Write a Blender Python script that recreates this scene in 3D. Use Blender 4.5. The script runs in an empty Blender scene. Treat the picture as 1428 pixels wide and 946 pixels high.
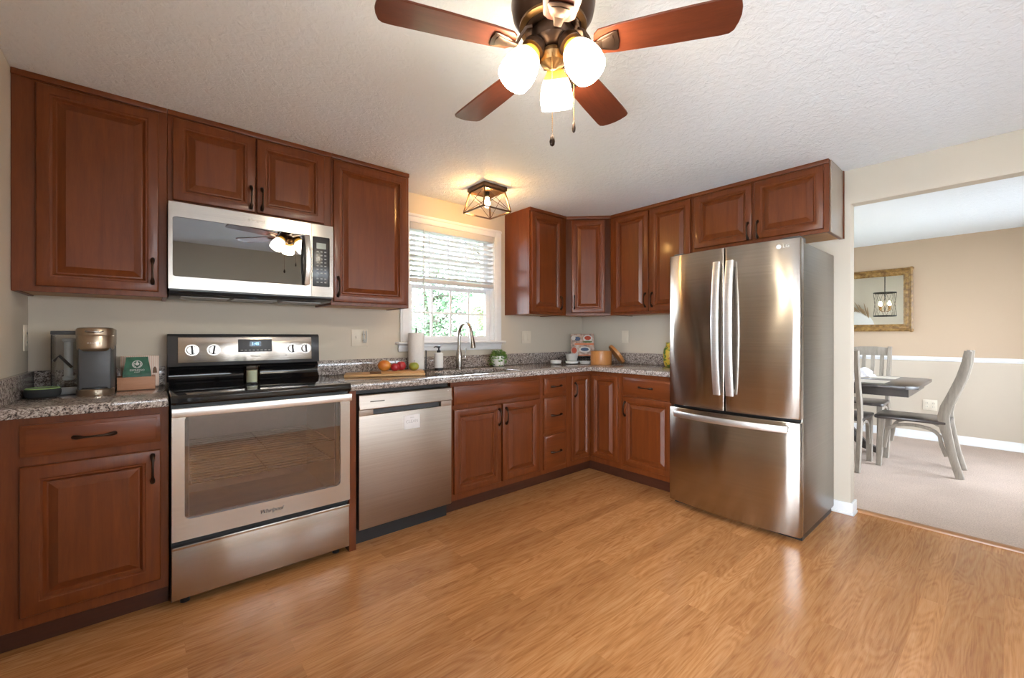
import bpy, bmesh, math, random
from mathutils import Vector, Matrix, Euler
random.seed(7)
S = bpy.context.scene
COL = S.collection
PI = math.pi
R = math.radians

# ------------------------------------------------------------------ camera, world, exposure
cam = bpy.data.objects.new('camera', bpy.data.cameras.new('camera'))
COL.objects.link(cam)
cam.location = (0.44, -2.963, 1.1826)
cam.rotation_euler = (R(90), 0, R(-40.42))
cam.data.sensor_width = 36.0
cam.data.lens = 589.3 / 1428 * 36
cam.data.shift_y = -0.0032
cam.data.clip_start = 0.02
S.camera = cam

S.view_settings.view_transform = 'Standard'
S.view_settings.look = 'None'
S.view_settings.gamma = 1
S.view_settings.use_curve_mapping = False
S.view_settings.exposure = 1.45

W_SKY = 10.0
world = bpy.data.worlds.new('overcast_sky')
S.world = world
world.use_nodes = True
wt = world.node_tree
wt.nodes.clear()
wo = wt.nodes.new('ShaderNodeOutputWorld')
wb = wt.nodes.new('ShaderNodeBackground')
wc = wt.nodes.new('ShaderNodeTexCoord')
ws = wt.nodes.new('ShaderNodeSeparateXYZ')
wr = wt.nodes.new('ShaderNodeValToRGB')
wt.links.new(wc.outputs['Generated'], ws.inputs[0])
wt.links.new(ws.outputs['Z'], wr.inputs[0])
wr.color_ramp.elements[0].position = 0.0
wr.color_ramp.elements[0].color = (0.83, 0.915, 1.0, 1)
wr.color_ramp.elements[1].position = 1.0
wr.color_ramp.elements[1].color = (0.68, 0.83, 1.0, 1)
wt.links.new(wr.outputs[0], wb.inputs[0])
wb.inputs[1].default_value = W_SKY
wt.links.new(wb.outputs[0], wo.inputs[0])

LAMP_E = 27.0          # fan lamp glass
BULB_E = 130.0         # filament bulb of the cage light


def area(name, loc, rot, sx, sy, power, col=(1, 1, 1), portal=False):
    l = bpy.data.lights.new(name, 'AREA')
    l.shape = 'RECTANGLE'
    l.size, l.size_y = sx, sy
    l.energy = power
    l.color = col
    o = bpy.data.objects.new(name, l)
    COL.objects.link(o)
    o.location = loc
    o.rotation_euler = rot
    if portal:
        l.cycles.is_portal = True
    return o


# daylight through the sink window and the added, unseen openings: portals guide the sky through each of them
area('portal_kitchen_window', (2.34, 0.16, 1.6), (R(-90), 0, 0), 0.84, 0.94, 1, portal=True)
area('portal_added_patio_door', (-.11, -3.15, 1.05), (0, R(-90), 0), 2.1, 1.65, 1, portal=True)
area('portal_added_rear_window', (2.18, -4.17, 1.36), (R(90), 0, 0), 3.35, .44, 1, portal=True)
area('portal_added_dining_window', (5.75, 0.16, 1.4), (R(-90), 0, 0), 1.5, 1.3, 1, portal=True)
area('portal_added_dining_door', (5.7, -4.16, 1.05), (R(90), 0, 0), 1.8, 2.1, 1, portal=True)


# ------------------------------------------------------------------ materials
def new_mat(name):
    m = bpy.data.materials.new(name)
    m.use_nodes = True
    nt = m.node_tree
    nt.nodes.clear()
    out = nt.nodes.new('ShaderNodeOutputMaterial')
    return m, nt, out


def nd(nt, typ, **kw):
    n = nt.nodes.new(typ)
    for k, v in kw.items():
        if hasattr(n, k):
            setattr(n, k, v)
        else:
            n.inputs[k.replace('_', ' ')].default_value = v
    return n


def c4(c):
    return (c[0], c[1], c[2], 1)


def ramp(nt, src, stops, interp='LINEAR'):
    r = nt.nodes.new('ShaderNodeValToRGB')
    e = r.color_ramp.elements
    r.color_ramp.interpolation = interp
    while len(e) < len(stops):
        e.new(0.5)
    for el, (p, c) in zip(e, stops):
        el.position = p
        el.color = c4(c)
    nt.links.new(src, r.inputs[0])
    return r


def coords(nt, scale=(1, 1, 1), rot=(0, 0, 0), kind='Object'):
    t = nt.nodes.new('ShaderNodeTexCoord')
    mp = nt.nodes.new('ShaderNodeMapping')
    mp.inputs['Scale'].default_value = scale
    mp.inputs['Rotation'].default_value = rot
    nt.links.new(t.outputs[kind], mp.inputs[0])
    return mp.outputs[0]


def prin(nt, out, col=(0.5, 0.5, 0.5), rough=0.5, metal=0.0, coat=0.0, spec=0.5, **kw):
    p = nt.nodes.new('ShaderNodeBsdfPrincipled')
    if isinstance(col, (tuple, list)):
        p.inputs['Base Color'].default_value = c4(col)
    else:
        nt.links.new(col, p.inputs['Base Color'])
    p.inputs['Roughness'].default_value = rough
    p.inputs['Metallic'].default_value = metal
    p.inputs['Coat Weight'].default_value = coat
    p.inputs['Coat Roughness'].default_value = 0.12
    p.inputs['Specular IOR Level'].default_value = spec
    for k, v in kw.items():
        p.inputs[k.replace('_', ' ')].default_value = v
    nt.links.new(p.outputs[0], out.inputs[0])
    return p


def bump(nt, p, h, strength=0.2, dist=0.01):
    b = nt.nodes.new('ShaderNodeBump')
    b.inputs['Strength'].default_value = strength
    b.inputs['Distance'].default_value = dist
    nt.links.new(h, b.inputs['Height'])
    nt.links.new(b.outputs[0], p.inputs['Normal'])


def noise(nt, vec, scale, detail=3, rough=0.5, dist=0.0):
    n = nt.nodes.new('ShaderNodeTexNoise')
    n.inputs['Scale'].default_value = scale
    n.inputs['Detail'].default_value = detail
    n.inputs['Roughness'].default_value = rough
    n.inputs['Distortion'].default_value = dist
    nt.links.new(vec, n.inputs['Vector'])
    return n


def flat(name, col, rough=0.5, metal=0.0, coat=0.0, var=0.06, nscale=30, **kw):
    """plain coloured surface with a little procedural variation"""
    m, nt, out = new_mat(name)
    v = coords(nt)
    n = noise(nt, v, nscale)
    a = tuple(max(0, c * (1 - var)) for c in col)
    b = tuple(min(1, c * (1 + var)) for c in col)
    r = ramp(nt, n.outputs['Fac'], [(0.3, a), (0.7, b)])
    prin(nt, out, r.outputs[0], rough, metal, coat, **kw)
    return m


def wood(name, a, b, scale=(14, 14, 1.1), rough=0.34, coat=0.25, fine=0.5):
    m, nt, out = new_mat(name)
    v = coords(nt, scale)
    n = noise(nt, v, 2.2, 6, 0.62, 0.6)
    v2 = coords(nt, tuple(s * 6 for s in scale))
    n2 = noise(nt, v2, 3.0, 3, 0.5)
    mx = nt.nodes.new('ShaderNodeMix')
    mx.data_type = 'FLOAT'
    mx.inputs[0].default_value = fine * 0.5
    nt.links.new(n.outputs['Fac'], mx.inputs[2])
    nt.links.new(n2.outputs['Fac'], mx.inputs[3])
    r = ramp(nt, mx.outputs[0], [(0.3, a), (0.7, b)])
    p = prin(nt, out, r.outputs[0], rough, 0, coat, 0.4)
    bump(nt, p, mx.outputs[0], 0.05, 0.003)
    return m


def steel(name, col=(0.50, 0.455, 0.41), rough=0.23, aniso=0.85, rot=0.25, axis='h', wave=False):
    m, nt, out = new_mat(name)
    sc = (2.0, 2.0, 260) if axis == 'h' else (260, 260, 2.0)
    v = coords(nt, sc)
    n = noise(nt, v, 1.0, 2, 0.5)
    r = ramp(nt, n.outputs['Fac'], [(0.3, tuple(c * 0.93 for c in col)), (0.7, tuple(min(1, c * 1.05) for c in col))])
    p = prin(nt, out, r.outputs[0], rough, 1.0, 0)
    p.inputs['Anisotropic'].default_value = aniso
    p.inputs['Anisotropic Rotation'].default_value = rot
    if wave:
        n2 = noise(nt, coords(nt, (3.2, 3.2, 1.0)), 1.0, 1, 0.4)
        bump(nt, p, n2.outputs['Fac'], 0.5, 0.07)
    else:
        bump(nt, p, n.outputs['Fac'], 0.03, 0.001)
    return m


def pane_mat(name, tint=(1, 1, 1), rough=0.0, ior=1.5, clear=1.0):
    """thin sheet of glass: clear transmission with Fresnel gloss"""
    m, nt, out = new_mat(name)
    t = nd(nt, 'ShaderNodeBsdfTransparent')
    t.inputs[0].default_value = c4(tuple(c * clear for c in tint))
    g = nd(nt, 'ShaderNodeBsdfGlossy')
    g.inputs['Roughness'].default_value = rough
    f = nd(nt, 'ShaderNodeFresnel')
    f.inputs[0].default_value = ior
    mx = nt.nodes.new('ShaderNodeMixShader')
    nt.links.new(f.outputs[0], mx.inputs[0])
    nt.links.new(t.outputs[0], mx.inputs[1])
    nt.links.new(g.outputs[0], mx.inputs[2])
    nt.links.new(mx.outputs[0], out.inputs[0])
    return m


def glow(name, col, strength):
    m, nt, out = new_mat(name)
    e = nd(nt, 'ShaderNodeEmission')
    e.inputs[0].default_value = c4(col)
    e.inputs[1].default_value = strength
    nt.links.new(e.outputs[0], out.inputs[0])
    return m


def mat_floor():
    m, nt, out = new_mat('oak_laminate')
    v = coords(nt)
    br = nt.nodes.new('ShaderNodeTexBrick')
    br.offset = 0.37
    br.inputs['Scale'].default_value = 1.0
    br.inputs['Brick Width'].default_value = 0.85
    br.inputs['Row Height'].default_value = 0.082
    br.inputs['Mortar Size'].default_value = 0.0006
    br.inputs['Mortar Smooth'].default_value = 0.3
    br.inputs['Bias'].default_value = 0.0
    br.inputs['Color1'].default_value = (0.0, 0.0, 0.0, 1)
    br.inputs['Color2'].default_value = (1, 1, 1, 1)
    br.inputs['Mortar'].default_value = (0.2, 0.2, 0.2, 1)
    nt.links.new(v, br.inputs['Vector'])
    # grain shifted per strip
    v2 = coords(nt, (1.6, 22, 1))
    add = nt.nodes.new('ShaderNodeVectorMath')
    add.operation = 'MULTIPLY_ADD'
    nt.links.new(br.outputs['Color'], add.inputs[0])
    add.inputs[1].default_value = (7.3, 3.1, 0)
    nt.links.new(v2, add.inputs[2])
    n = noise(nt, add.outputs[0], 2.0, 6, 0.62, 1.4)
    v3 = coords(nt, (3, 90, 1))
    n3 = noise(nt, v3, 3.0, 2)
    mx = nt.nodes.new('ShaderNodeMix')
    mx.data_type = 'FLOAT'
    mx.inputs[0].default_value = 0.3
    nt.links.new(n.outputs['Fac'], mx.inputs[2])
    nt.links.new(n3.outputs['Fac'], mx.inputs[3])
    # cathedral figure: contour lines of a long stretched noise
    v4 = coords(nt, (1.5, 11, 1))
    ad4 = nt.nodes.new('ShaderNodeVectorMath')
    ad4.operation = 'MULTIPLY_ADD'
    nt.links.new(br.outputs['Color'], ad4.inputs[0])
    ad4.inputs[1].default_value = (17.3, 9.1, 0)
    nt.links.new(v4, ad4.inputs[2])
    n4 = noise(nt, ad4.outputs[0], 1.0, 1, 0.4, 0.3)
    mk = nt.nodes.new('ShaderNodeMath')
    mk.operation = 'MULTIPLY'
    mk.inputs[1].default_value = 95
    nt.links.new(n4.outputs['Fac'], mk.inputs[0])
    sn = nt.nodes.new('ShaderNodeMath')
    sn.operation = 'SINE'
    nt.links.new(mk.outputs[0], sn.inputs[0])
    sm = nt.nodes.new('ShaderNodeMath')
    sm.operation = 'MULTIPLY_ADD'
    sm.inputs[1].default_value = 0.055
    nt.links.new(sn.outputs[0], sm.inputs[0])
    nt.links.new(mx.outputs[0], sm.inputs[2])
    r = ramp(nt, sm.outputs[0], [(0.28, (0.34, 0.135, 0.043)), (0.5, (0.505, 0.232, 0.085)), (0.72, (0.60, 0.31, 0.13))])
    tone = ramp(nt, br.outputs['Color'], [(0.0, (0.84, 0.80, 0.76)), (1.0, (1.08, 1.08, 1.08))])
    mu = nt.nodes.new('ShaderNodeMix')
    mu.data_type = 'RGBA'
    mu.blend_type = 'MULTIPLY'
    mu.inputs[0].default_value = 1.0
    nt.links.new(r.outputs[0], mu.inputs[6])
    nt.links.new(tone.outputs[0], mu.inputs[7])
    p = prin(nt, out, mu.outputs[2], 0.22, 0, 0.0)
    bump(nt, p, mx.outputs[0], 0.03, 0.002)
    return m


def mat_granite():
    m, nt, out = new_mat('granite')
    v = coords(nt, (1.0, 1.0, 1.0), (0, R(35), R(30)))
    st = nt.nodes.new('ShaderNodeMapping')
    st.inputs['Scale'].default_value = (1.0, 2.6, 1.8)
    nt.links.new(v, st.inputs[0])
    n1 = noise(nt, st.outputs[0], 46, 5, 0.7, 0.7)
    n2 = noise(nt, st.outputs[0], 120, 3, 0.6, 0.3)
    mx = nt.nodes.new('ShaderNodeMix')
    mx.data_type = 'FLOAT'
    mx.inputs[0].default_value = 0.42
    nt.links.new(n1.outputs['Fac'], mx.inputs[2])
    nt.links.new(n2.outputs['Fac'], mx.inputs[3])
    r = ramp(nt, mx.outputs[0], [(0.37, (0.010, 0.009, 0.010)), (0.435, (0.08, 0.07, 0.066)), (0.48, (0.25, 0.20, 0.18)),
                                 (0.53, (0.42, 0.37, 0.34)), (0.60, (0.62, 0.58, 0.55)), (0.7, (0.33, 0.28, 0.26))])
    prin(nt, out, r.outputs[0], 0.09, 0, 0.0)
    return m


def mat_ceiling():
    m, nt, out = new_mat('textured_ceiling_paint')
    v = coords(nt)
    n = noise(nt, v, 34, 5, 0.6, 0.8)
    p = prin(nt, out, (0.855, 0.90, 0.95), 0.9)
    bump(nt, p, n.outputs['Fac'], 0.55, 0.012)
    return m


def mat_paint(name, col):
    m, nt, out = new_mat(name)
    v = coords(nt)
    n = noise(nt, v, 220, 2)
    n2 = noise(nt, v, 3, 2)
    r = ramp(nt, n2.outputs['Fac'], [(0.3, tuple(c * 0.985 for c in col)), (0.7, tuple(c * 1.01 for c in col))])
    p = prin(nt, out, r.outputs[0], 0.75)
    bump(nt, p, n.outputs['Fac'], 0.06, 0.002)
    return m


def mat_two_tone(name, low, high, zs):
    m, nt, out = new_mat(name)
    t = nt.nodes.new('ShaderNodeTexCoord')
    sp = nt.nodes.new('ShaderNodeSeparateXYZ')
    nt.links.new(t.outputs['Object'], sp.inputs[0])
    r = ramp(nt, sp.outputs['Z'], [(0.0, low), (zs, high)], 'CONSTANT')
    p = prin(nt, out, r.outputs[0], 0.75)
    n = noise(nt, coords(nt), 220, 2)
    bump(nt, p, n.outputs['Fac'], 0.06, 0.002)
    return m


def mat_carpet():
    m, nt, out = new_mat('carpet_pile')
    v = coords(nt)
    n = noise(nt, v, 140, 3, 0.7)
    n2 = noise(nt, v, 2.5, 3)
    r = ramp(nt, n.outputs['Fac'], [(0.3, (0.50, 0.38, 0.31)), (0.7, (0.74, 0.585, 0.49))])
    t = ramp(nt, n2.outputs['Fac'], [(0.3, (0.93, 0.93, 0.93)), (0.7, (1.04, 1.04, 1.04))])
    mu = nt.nodes.new('ShaderNodeMix')
    mu.data_type = 'RGBA'
    mu.blend_type = 'MULTIPLY'
    mu.inputs[0].default_value = 1
    nt.links.new(r.outputs[0], mu.inputs[6])
    nt.links.new(t.outputs[0], mu.inputs[7])
    p = prin(nt, out, mu.outputs[2], 1.0, spec=0.1)
    bump(nt, p, n.outputs['Fac'], 0.8, 0.01)
    return m


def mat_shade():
    """frosted scavo glass, glowing itself; lamp falloff towards the amber neck painted into the emission"""
    m, nt, out = new_mat('amber_glass_painted_glow')
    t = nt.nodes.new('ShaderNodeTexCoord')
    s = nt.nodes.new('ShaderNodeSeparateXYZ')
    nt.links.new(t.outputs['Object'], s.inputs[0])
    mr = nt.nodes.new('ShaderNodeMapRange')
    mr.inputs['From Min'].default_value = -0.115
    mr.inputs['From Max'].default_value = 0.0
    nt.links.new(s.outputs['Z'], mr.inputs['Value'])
    r = ramp(nt, mr.outputs[0], [(0.0, (1.0, 0.90, 0.74)), (0.48, (1.0, 0.86, 0.62)), (0.74, (0.060, 0.030, 0.004)), (1.0, (0.013, 0.0055, 0.0006))])  # lamp falloff painted into the emission: bright body, dim amber neck
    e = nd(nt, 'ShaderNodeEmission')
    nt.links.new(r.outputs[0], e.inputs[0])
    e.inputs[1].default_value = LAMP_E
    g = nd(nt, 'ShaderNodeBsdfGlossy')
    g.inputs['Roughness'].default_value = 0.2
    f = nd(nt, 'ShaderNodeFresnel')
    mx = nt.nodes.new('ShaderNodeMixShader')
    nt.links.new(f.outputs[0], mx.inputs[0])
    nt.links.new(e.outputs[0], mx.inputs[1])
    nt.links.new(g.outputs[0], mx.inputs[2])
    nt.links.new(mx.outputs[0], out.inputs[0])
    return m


def mat_striped(name, a, b, scale, axis=0, rough=0.5):
    m, nt, out = new_mat(name)
    v = coords(nt)
    w = nt.nodes.new('ShaderNodeTexWave')
    w.bands_direction = 'XYZ'[axis]
    w.inputs['Scale'].default_value = scale
    nt.links.new(v, w.inputs['Vector'])
    r = ramp(nt, w.outputs['Color'], [(0.45, a), (0.55, b)])
    prin(nt, out, r.outputs[0], rough)
    return m


def mat_spots(name, stops, scale, rough=0.5):
    m, nt, out = new_mat(name)
    v = coords(nt)
    n = noise(nt, v, scale, 2, 0.5, 0.3)
    r = ramp(nt, n.outputs['Fac'], stops)
    prin(nt, out, r.outputs[0], rough)
    return m


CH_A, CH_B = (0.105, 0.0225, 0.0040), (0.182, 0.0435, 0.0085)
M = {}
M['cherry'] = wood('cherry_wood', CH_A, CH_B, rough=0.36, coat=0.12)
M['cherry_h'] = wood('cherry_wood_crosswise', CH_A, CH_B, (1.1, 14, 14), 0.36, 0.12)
M['toe'] = wood('cherry_shaded_toe_kick', (0.050, 0.014, 0.006), (0.085, 0.023, 0.009), (1.1, 14, 14), 0.45)  # darker cherry: shade of the toe recess put into the colour
M['maple'] = wood('maple_ply', (0.42, 0.22, 0.09), (0.55, 0.31, 0.14), (1.5, 12, 12), 0.5, 0)
M['endpanel'] = wood('taupe_laminate', (0.30, 0.235, 0.175), (0.36, 0.285, 0.215), (12, 12, 1), 0.3, 0.3)
M['bronze'] = flat('oil_rubbed_bronze', (0.045, 0.028, 0.02), 0.32, 0.9)
M['fanbronze'] = flat('dark_bronze', (0.11, 0.068, 0.048), 0.32, 0.9)
M['brass'] = flat('antique_brass', (0.20, 0.11, 0.045), 0.36, 0.95)
M['steel'] = steel('brushed_stainless')
M['steel_wavy'] = steel('brushed_stainless_door_skin', (0.43, 0.385, 0.34), rough=0.21, aniso=0.95, wave=True)
M['steel_bar'] = steel('handle_stainless', (0.78, 0.77, 0.76), 0.36, 0.0)
M['steel_dw'] = steel('matte_stainless', (0.44, 0.385, 0.335), 0.42, 0.3)
M['steel_side'] = steel('grey_appliance_side', (0.30, 0.275, 0.24), 0.36, 0.4)
M['nickel'] = flat('brushed_nickel', (0.45, 0.42, 0.385), 0.26, 1.0)
M['chrome'] = flat('bright_chrome', (0.8, 0.8, 0.8), 0.1, 1.0)
M['black'] = flat('black_plastic', (0.016, 0.016, 0.017), 0.35)
M['blackgloss'] = flat('black_enamel', (0.008, 0.008, 0.009), 0.07, 0, 0.3)
M['cavity'] = flat('grey_oven_enamel', (0.36, 0.30, 0.29), 0.35)
M['darkpanel'] = flat('charcoal_panel', (0.045, 0.045, 0.048), 0.22)
M['greyplastic'] = flat('grey_plastic', (0.065, 0.068, 0.075), 0.4)
M['lightgrey'] = flat('light_grey_plastic', (0.36, 0.36, 0.35), 0.4)
M['ovenglass'] = pane_mat('dark_oven_glass', (0.84, 0.78, 0.77), 0.01, 2.2)
M['mwglass'] = pane_mat('dark_microwave_glass', (0.16, 0.16, 0.165), 0.01, 3.3)
M['glass'] = pane_mat('window_glass')
M['cupglass'] = pane_mat('clear_cup_glass', (0.93, 0.95, 0.95), 0.0, 1.45)
M['floor'] = mat_floor()
M['granite'] = mat_granite()
M['ceiling'] = mat_ceiling()
M['wall'] = mat_paint('beige_wall_paint', (0.62, 0.552, 0.455))
M['dinwall'] = mat_two_tone('tan_over_beige_dining_paint', (0.55, 0.465, 0.37), (0.50, 0.37, 0.26), 0.92)
M['trim'] = flat('white_trim_paint', (0.82, 0.82, 0.83), 0.35, var=0.02)
M['vinyl'] = flat('white_vinyl', (0.84, 0.85, 0.87), 0.3, var=0.02)
M['blind'] = flat('white_blind_slat', (0.60, 0.585, 0.575), 0.45, var=0.02)
M['carpet'] = mat_carpet()
M['strip'] = wood('oak_transition', (0.34, 0.15, 0.055), (0.44, 0.21, 0.085), (14, 1.2, 14), 0.35)
M['almond'] = flat('almond_plate', (0.74, 0.66, 0.54), 0.35, var=0.02)
M['white'] = flat('white_ceramic', (0.82, 0.81, 0.79), 0.25, var=0.02)
M['greyceramic'] = flat('pale_grey_ceramic', (0.56, 0.56, 0.54), 0.3, var=0.03)
M['paper'] = flat('paper_towel', (0.80, 0.77, 0.74), 0.95, var=0.03, nscale=120)
M['fan_blade'] = wood('mahogany_blade', (0.085, 0.019, 0.008), (0.145, 0.035, 0.015), (2, 16, 16), 0.32, 0.2)
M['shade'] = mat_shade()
M['bulb'] = glow('warm_filament_bulb', (1.0, 0.55, 0.17), BULB_E)
M['candlebulb'] = glow('candle_bulb', (1.0, 0.70, 0.34), 40)
M['lcd'] = glow('blue_display_digits', (0.25, 0.65, 1.0), 1.6)
M['lcdback'] = flat('blue_display', (0.02, 0.06, 0.12), 0.2)
M['lcdgrey'] = flat('pale_lcd', (0.36, 0.42, 0.40), 0.25)
M['inkdark'] = flat('dark_ink', (0.05, 0.045, 0.04), 0.5)
M['inklight'] = flat('light_ink', (0.72, 0.72, 0.70), 0.4)
M['inkgrey'] = flat('grey_ink', (0.50, 0.49, 0.50), 0.6)
M['board'] = wood('pale_bamboo', (0.50, 0.28, 0.11), (0.64, 0.40, 0.19), (2, 18, 18), 0.5, 0)
M['board2'] = wood('honey_acacia', (0.44, 0.21, 0.07), (0.58, 0.31, 0.12), (2, 18, 18), 0.45, 0)
M['walnut'] = wood('dark_walnut', (0.10, 0.045, 0.02), (0.18, 0.085, 0.035), (2, 18, 18), 0.45, 0)
M['cedar'] = wood('pinkish_cedar', (0.40, 0.185, 0.10), (0.54, 0.28, 0.165), (2, 16, 16), 0.5, 0)
M['bentwood'] = wood('orange_bentwood', (0.40, 0.16, 0.045), (0.52, 0.235, 0.075), (10, 10, 1), 0.35, 0.2)
M['mango'] = mat_spots('mango_skin', [(0.35, (0.62, 0.16, 0.03)), (0.62, (0.70, 0.30, 0.04))], 14, 0.35)
M['redfruit'] = mat_spots('red_apple_skin', [(0.35, (0.36, 0.012, 0.025)), (0.7, (0.52, 0.05, 0.05))], 22, 0.25)
M['greenfruit'] = mat_spots('green_apple_skin', [(0.38, (0.20, 0.24, 0.03)), (0.6, (0.42, 0.34, 0.05)), (0.7, (0.36, 0.13, 0.05))], 16, 0.3)
M['stemwood'] = flat('fruit_stem', (0.09, 0.05, 0.02), 0.8)
M['leaf'] = mat_spots('ivy_leaf', [(0.35, (0.06, 0.16, 0.03)), (0.65, (0.17, 0.32, 0.07))], 30, 0.5)
M['greenpack'] = mat_spots('green_coffee_foil', [(0.35, (0.012, 0.075, 0.042)), (0.65, (0.03, 0.15, 0.085))], 26, 0.28)
M['brownpack'] = flat('dark_brown_foil', (0.06, 0.04, 0.03), 0.35)
M['pinkstripe'] = mat_striped('pink_striped_card', (0.78, 0.66, 0.56), (0.70, 0.46, 0.36), 38, 0)
M['wax'] = flat('cream_wax', (0.62, 0.60, 0.42), 0.6)
M['greenglow'] = flat('pale_green_ring', (0.30, 0.45, 0.16), 0.4)
M['fabricblack'] = flat('charcoal_fabric', (0.022, 0.024, 0.027), 0.9)
M['tank'] = pane_mat('clear_tank', (0.94, 0.955, 0.96), 0.02, 1.4)
M['whitepaint'] = flat('white_magnet', (0.80, 0.79, 0.80), 0.5, var=0.02)
M['weathered'] = wood('weathered_grey_wood', (0.19, 0.158, 0.125), (0.34, 0.29, 0.24), (16, 16, 2), 0.65, 0)
M['darktop'] = wood('dark_table_wood', (0.035, 0.028, 0.025), (0.075, 0.06, 0.055), (16, 2, 16), 0.28, 0.2)
M['gold'] = mat_spots('antique_gold_leaf', [(0.35, (0.15, 0.072, 0.018)), (0.6, (0.30, 0.165, 0.045)), (0.75, (0.40, 0.25, 0.09))], 26, 0.36)
M['mirror'] = flat('mirror_silver', (0.90, 0.91, 0.86), 0.004, 1.0, var=0.005)
M['iron'] = flat('black_iron', (0.02, 0.02, 0.02), 0.5, 0.6)
M['linen'] = flat('cream_linen', (0.66, 0.60, 0.53), 0.9)
M['napkin'] = flat('white_napkin', (0.80, 0.77, 0.80), 0.9)
M['pampas'] = flat('tan_pampas', (0.36, 0.25, 0.15), 0.9)
M['bark'] = flat('tree_bark', (0.10, 0.08, 0.065), 0.9, nscale=8)
M['leafA'] = mat_spots('spring_leaf', [(0.35, (0.07, 0.11, 0.028)), (0.65, (0.17, 0.22, 0.07))], 3, 0.6)
M['leafB'] = mat_spots('deep_leaf', [(0.35, (0.035, 0.085, 0.035)), (0.65, (0.10, 0.17, 0.07))], 3, 0.6)
M['leafC'] = mat_spots('budding_twig_leaf', [(0.35, (0.10, 0.09, 0.06)), (0.65, (0.19, 0.18, 0.10))], 3, 0.7)
M['grass'] = mat_spots('lawn', [(0.35, (0.06, 0.11, 0.03)), (0.65, (0.12, 0.17, 0.06))], 5, 0.9)
M['concrete'] = flat('pale_concrete', (0.55, 0.54, 0.52), 0.9)
M['sunyellow'] = mat_spots('yellow_green_glaze', [(0.42, (0.07, 0.16, 0.03)), (0.5, (0.62, 0.46, 0.06)), (0.62, (0.60, 0.40, 0.05)), (0.7, (0.45, 0.15, 0.03))], 34, 0.3)
M['foodred'] = flat('printed_red', (0.50, 0.07, 0.03), 0.4)
M['foodorange'] = flat('printed_orange', (0.70, 0.20, 0.08), 0.4)
M['foodblue'] = flat('printed_blue', (0.06, 0.09, 0.16), 0.4)
M['foodgreen'] = flat('printed_green', (0.12, 0.18, 0.07), 0.4)
M['foodpale'] = flat('printed_pale', (0.66, 0.62, 0.58), 0.4)
M['bookcover'] = mat_spots('cookbook_print', [(0.35, (0.22, 0.17, 0.15)), (0.5, (0.50, 0.33, 0.25)), (0.65, (0.62, 0.55, 0.50))], 26, 0.35)


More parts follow.
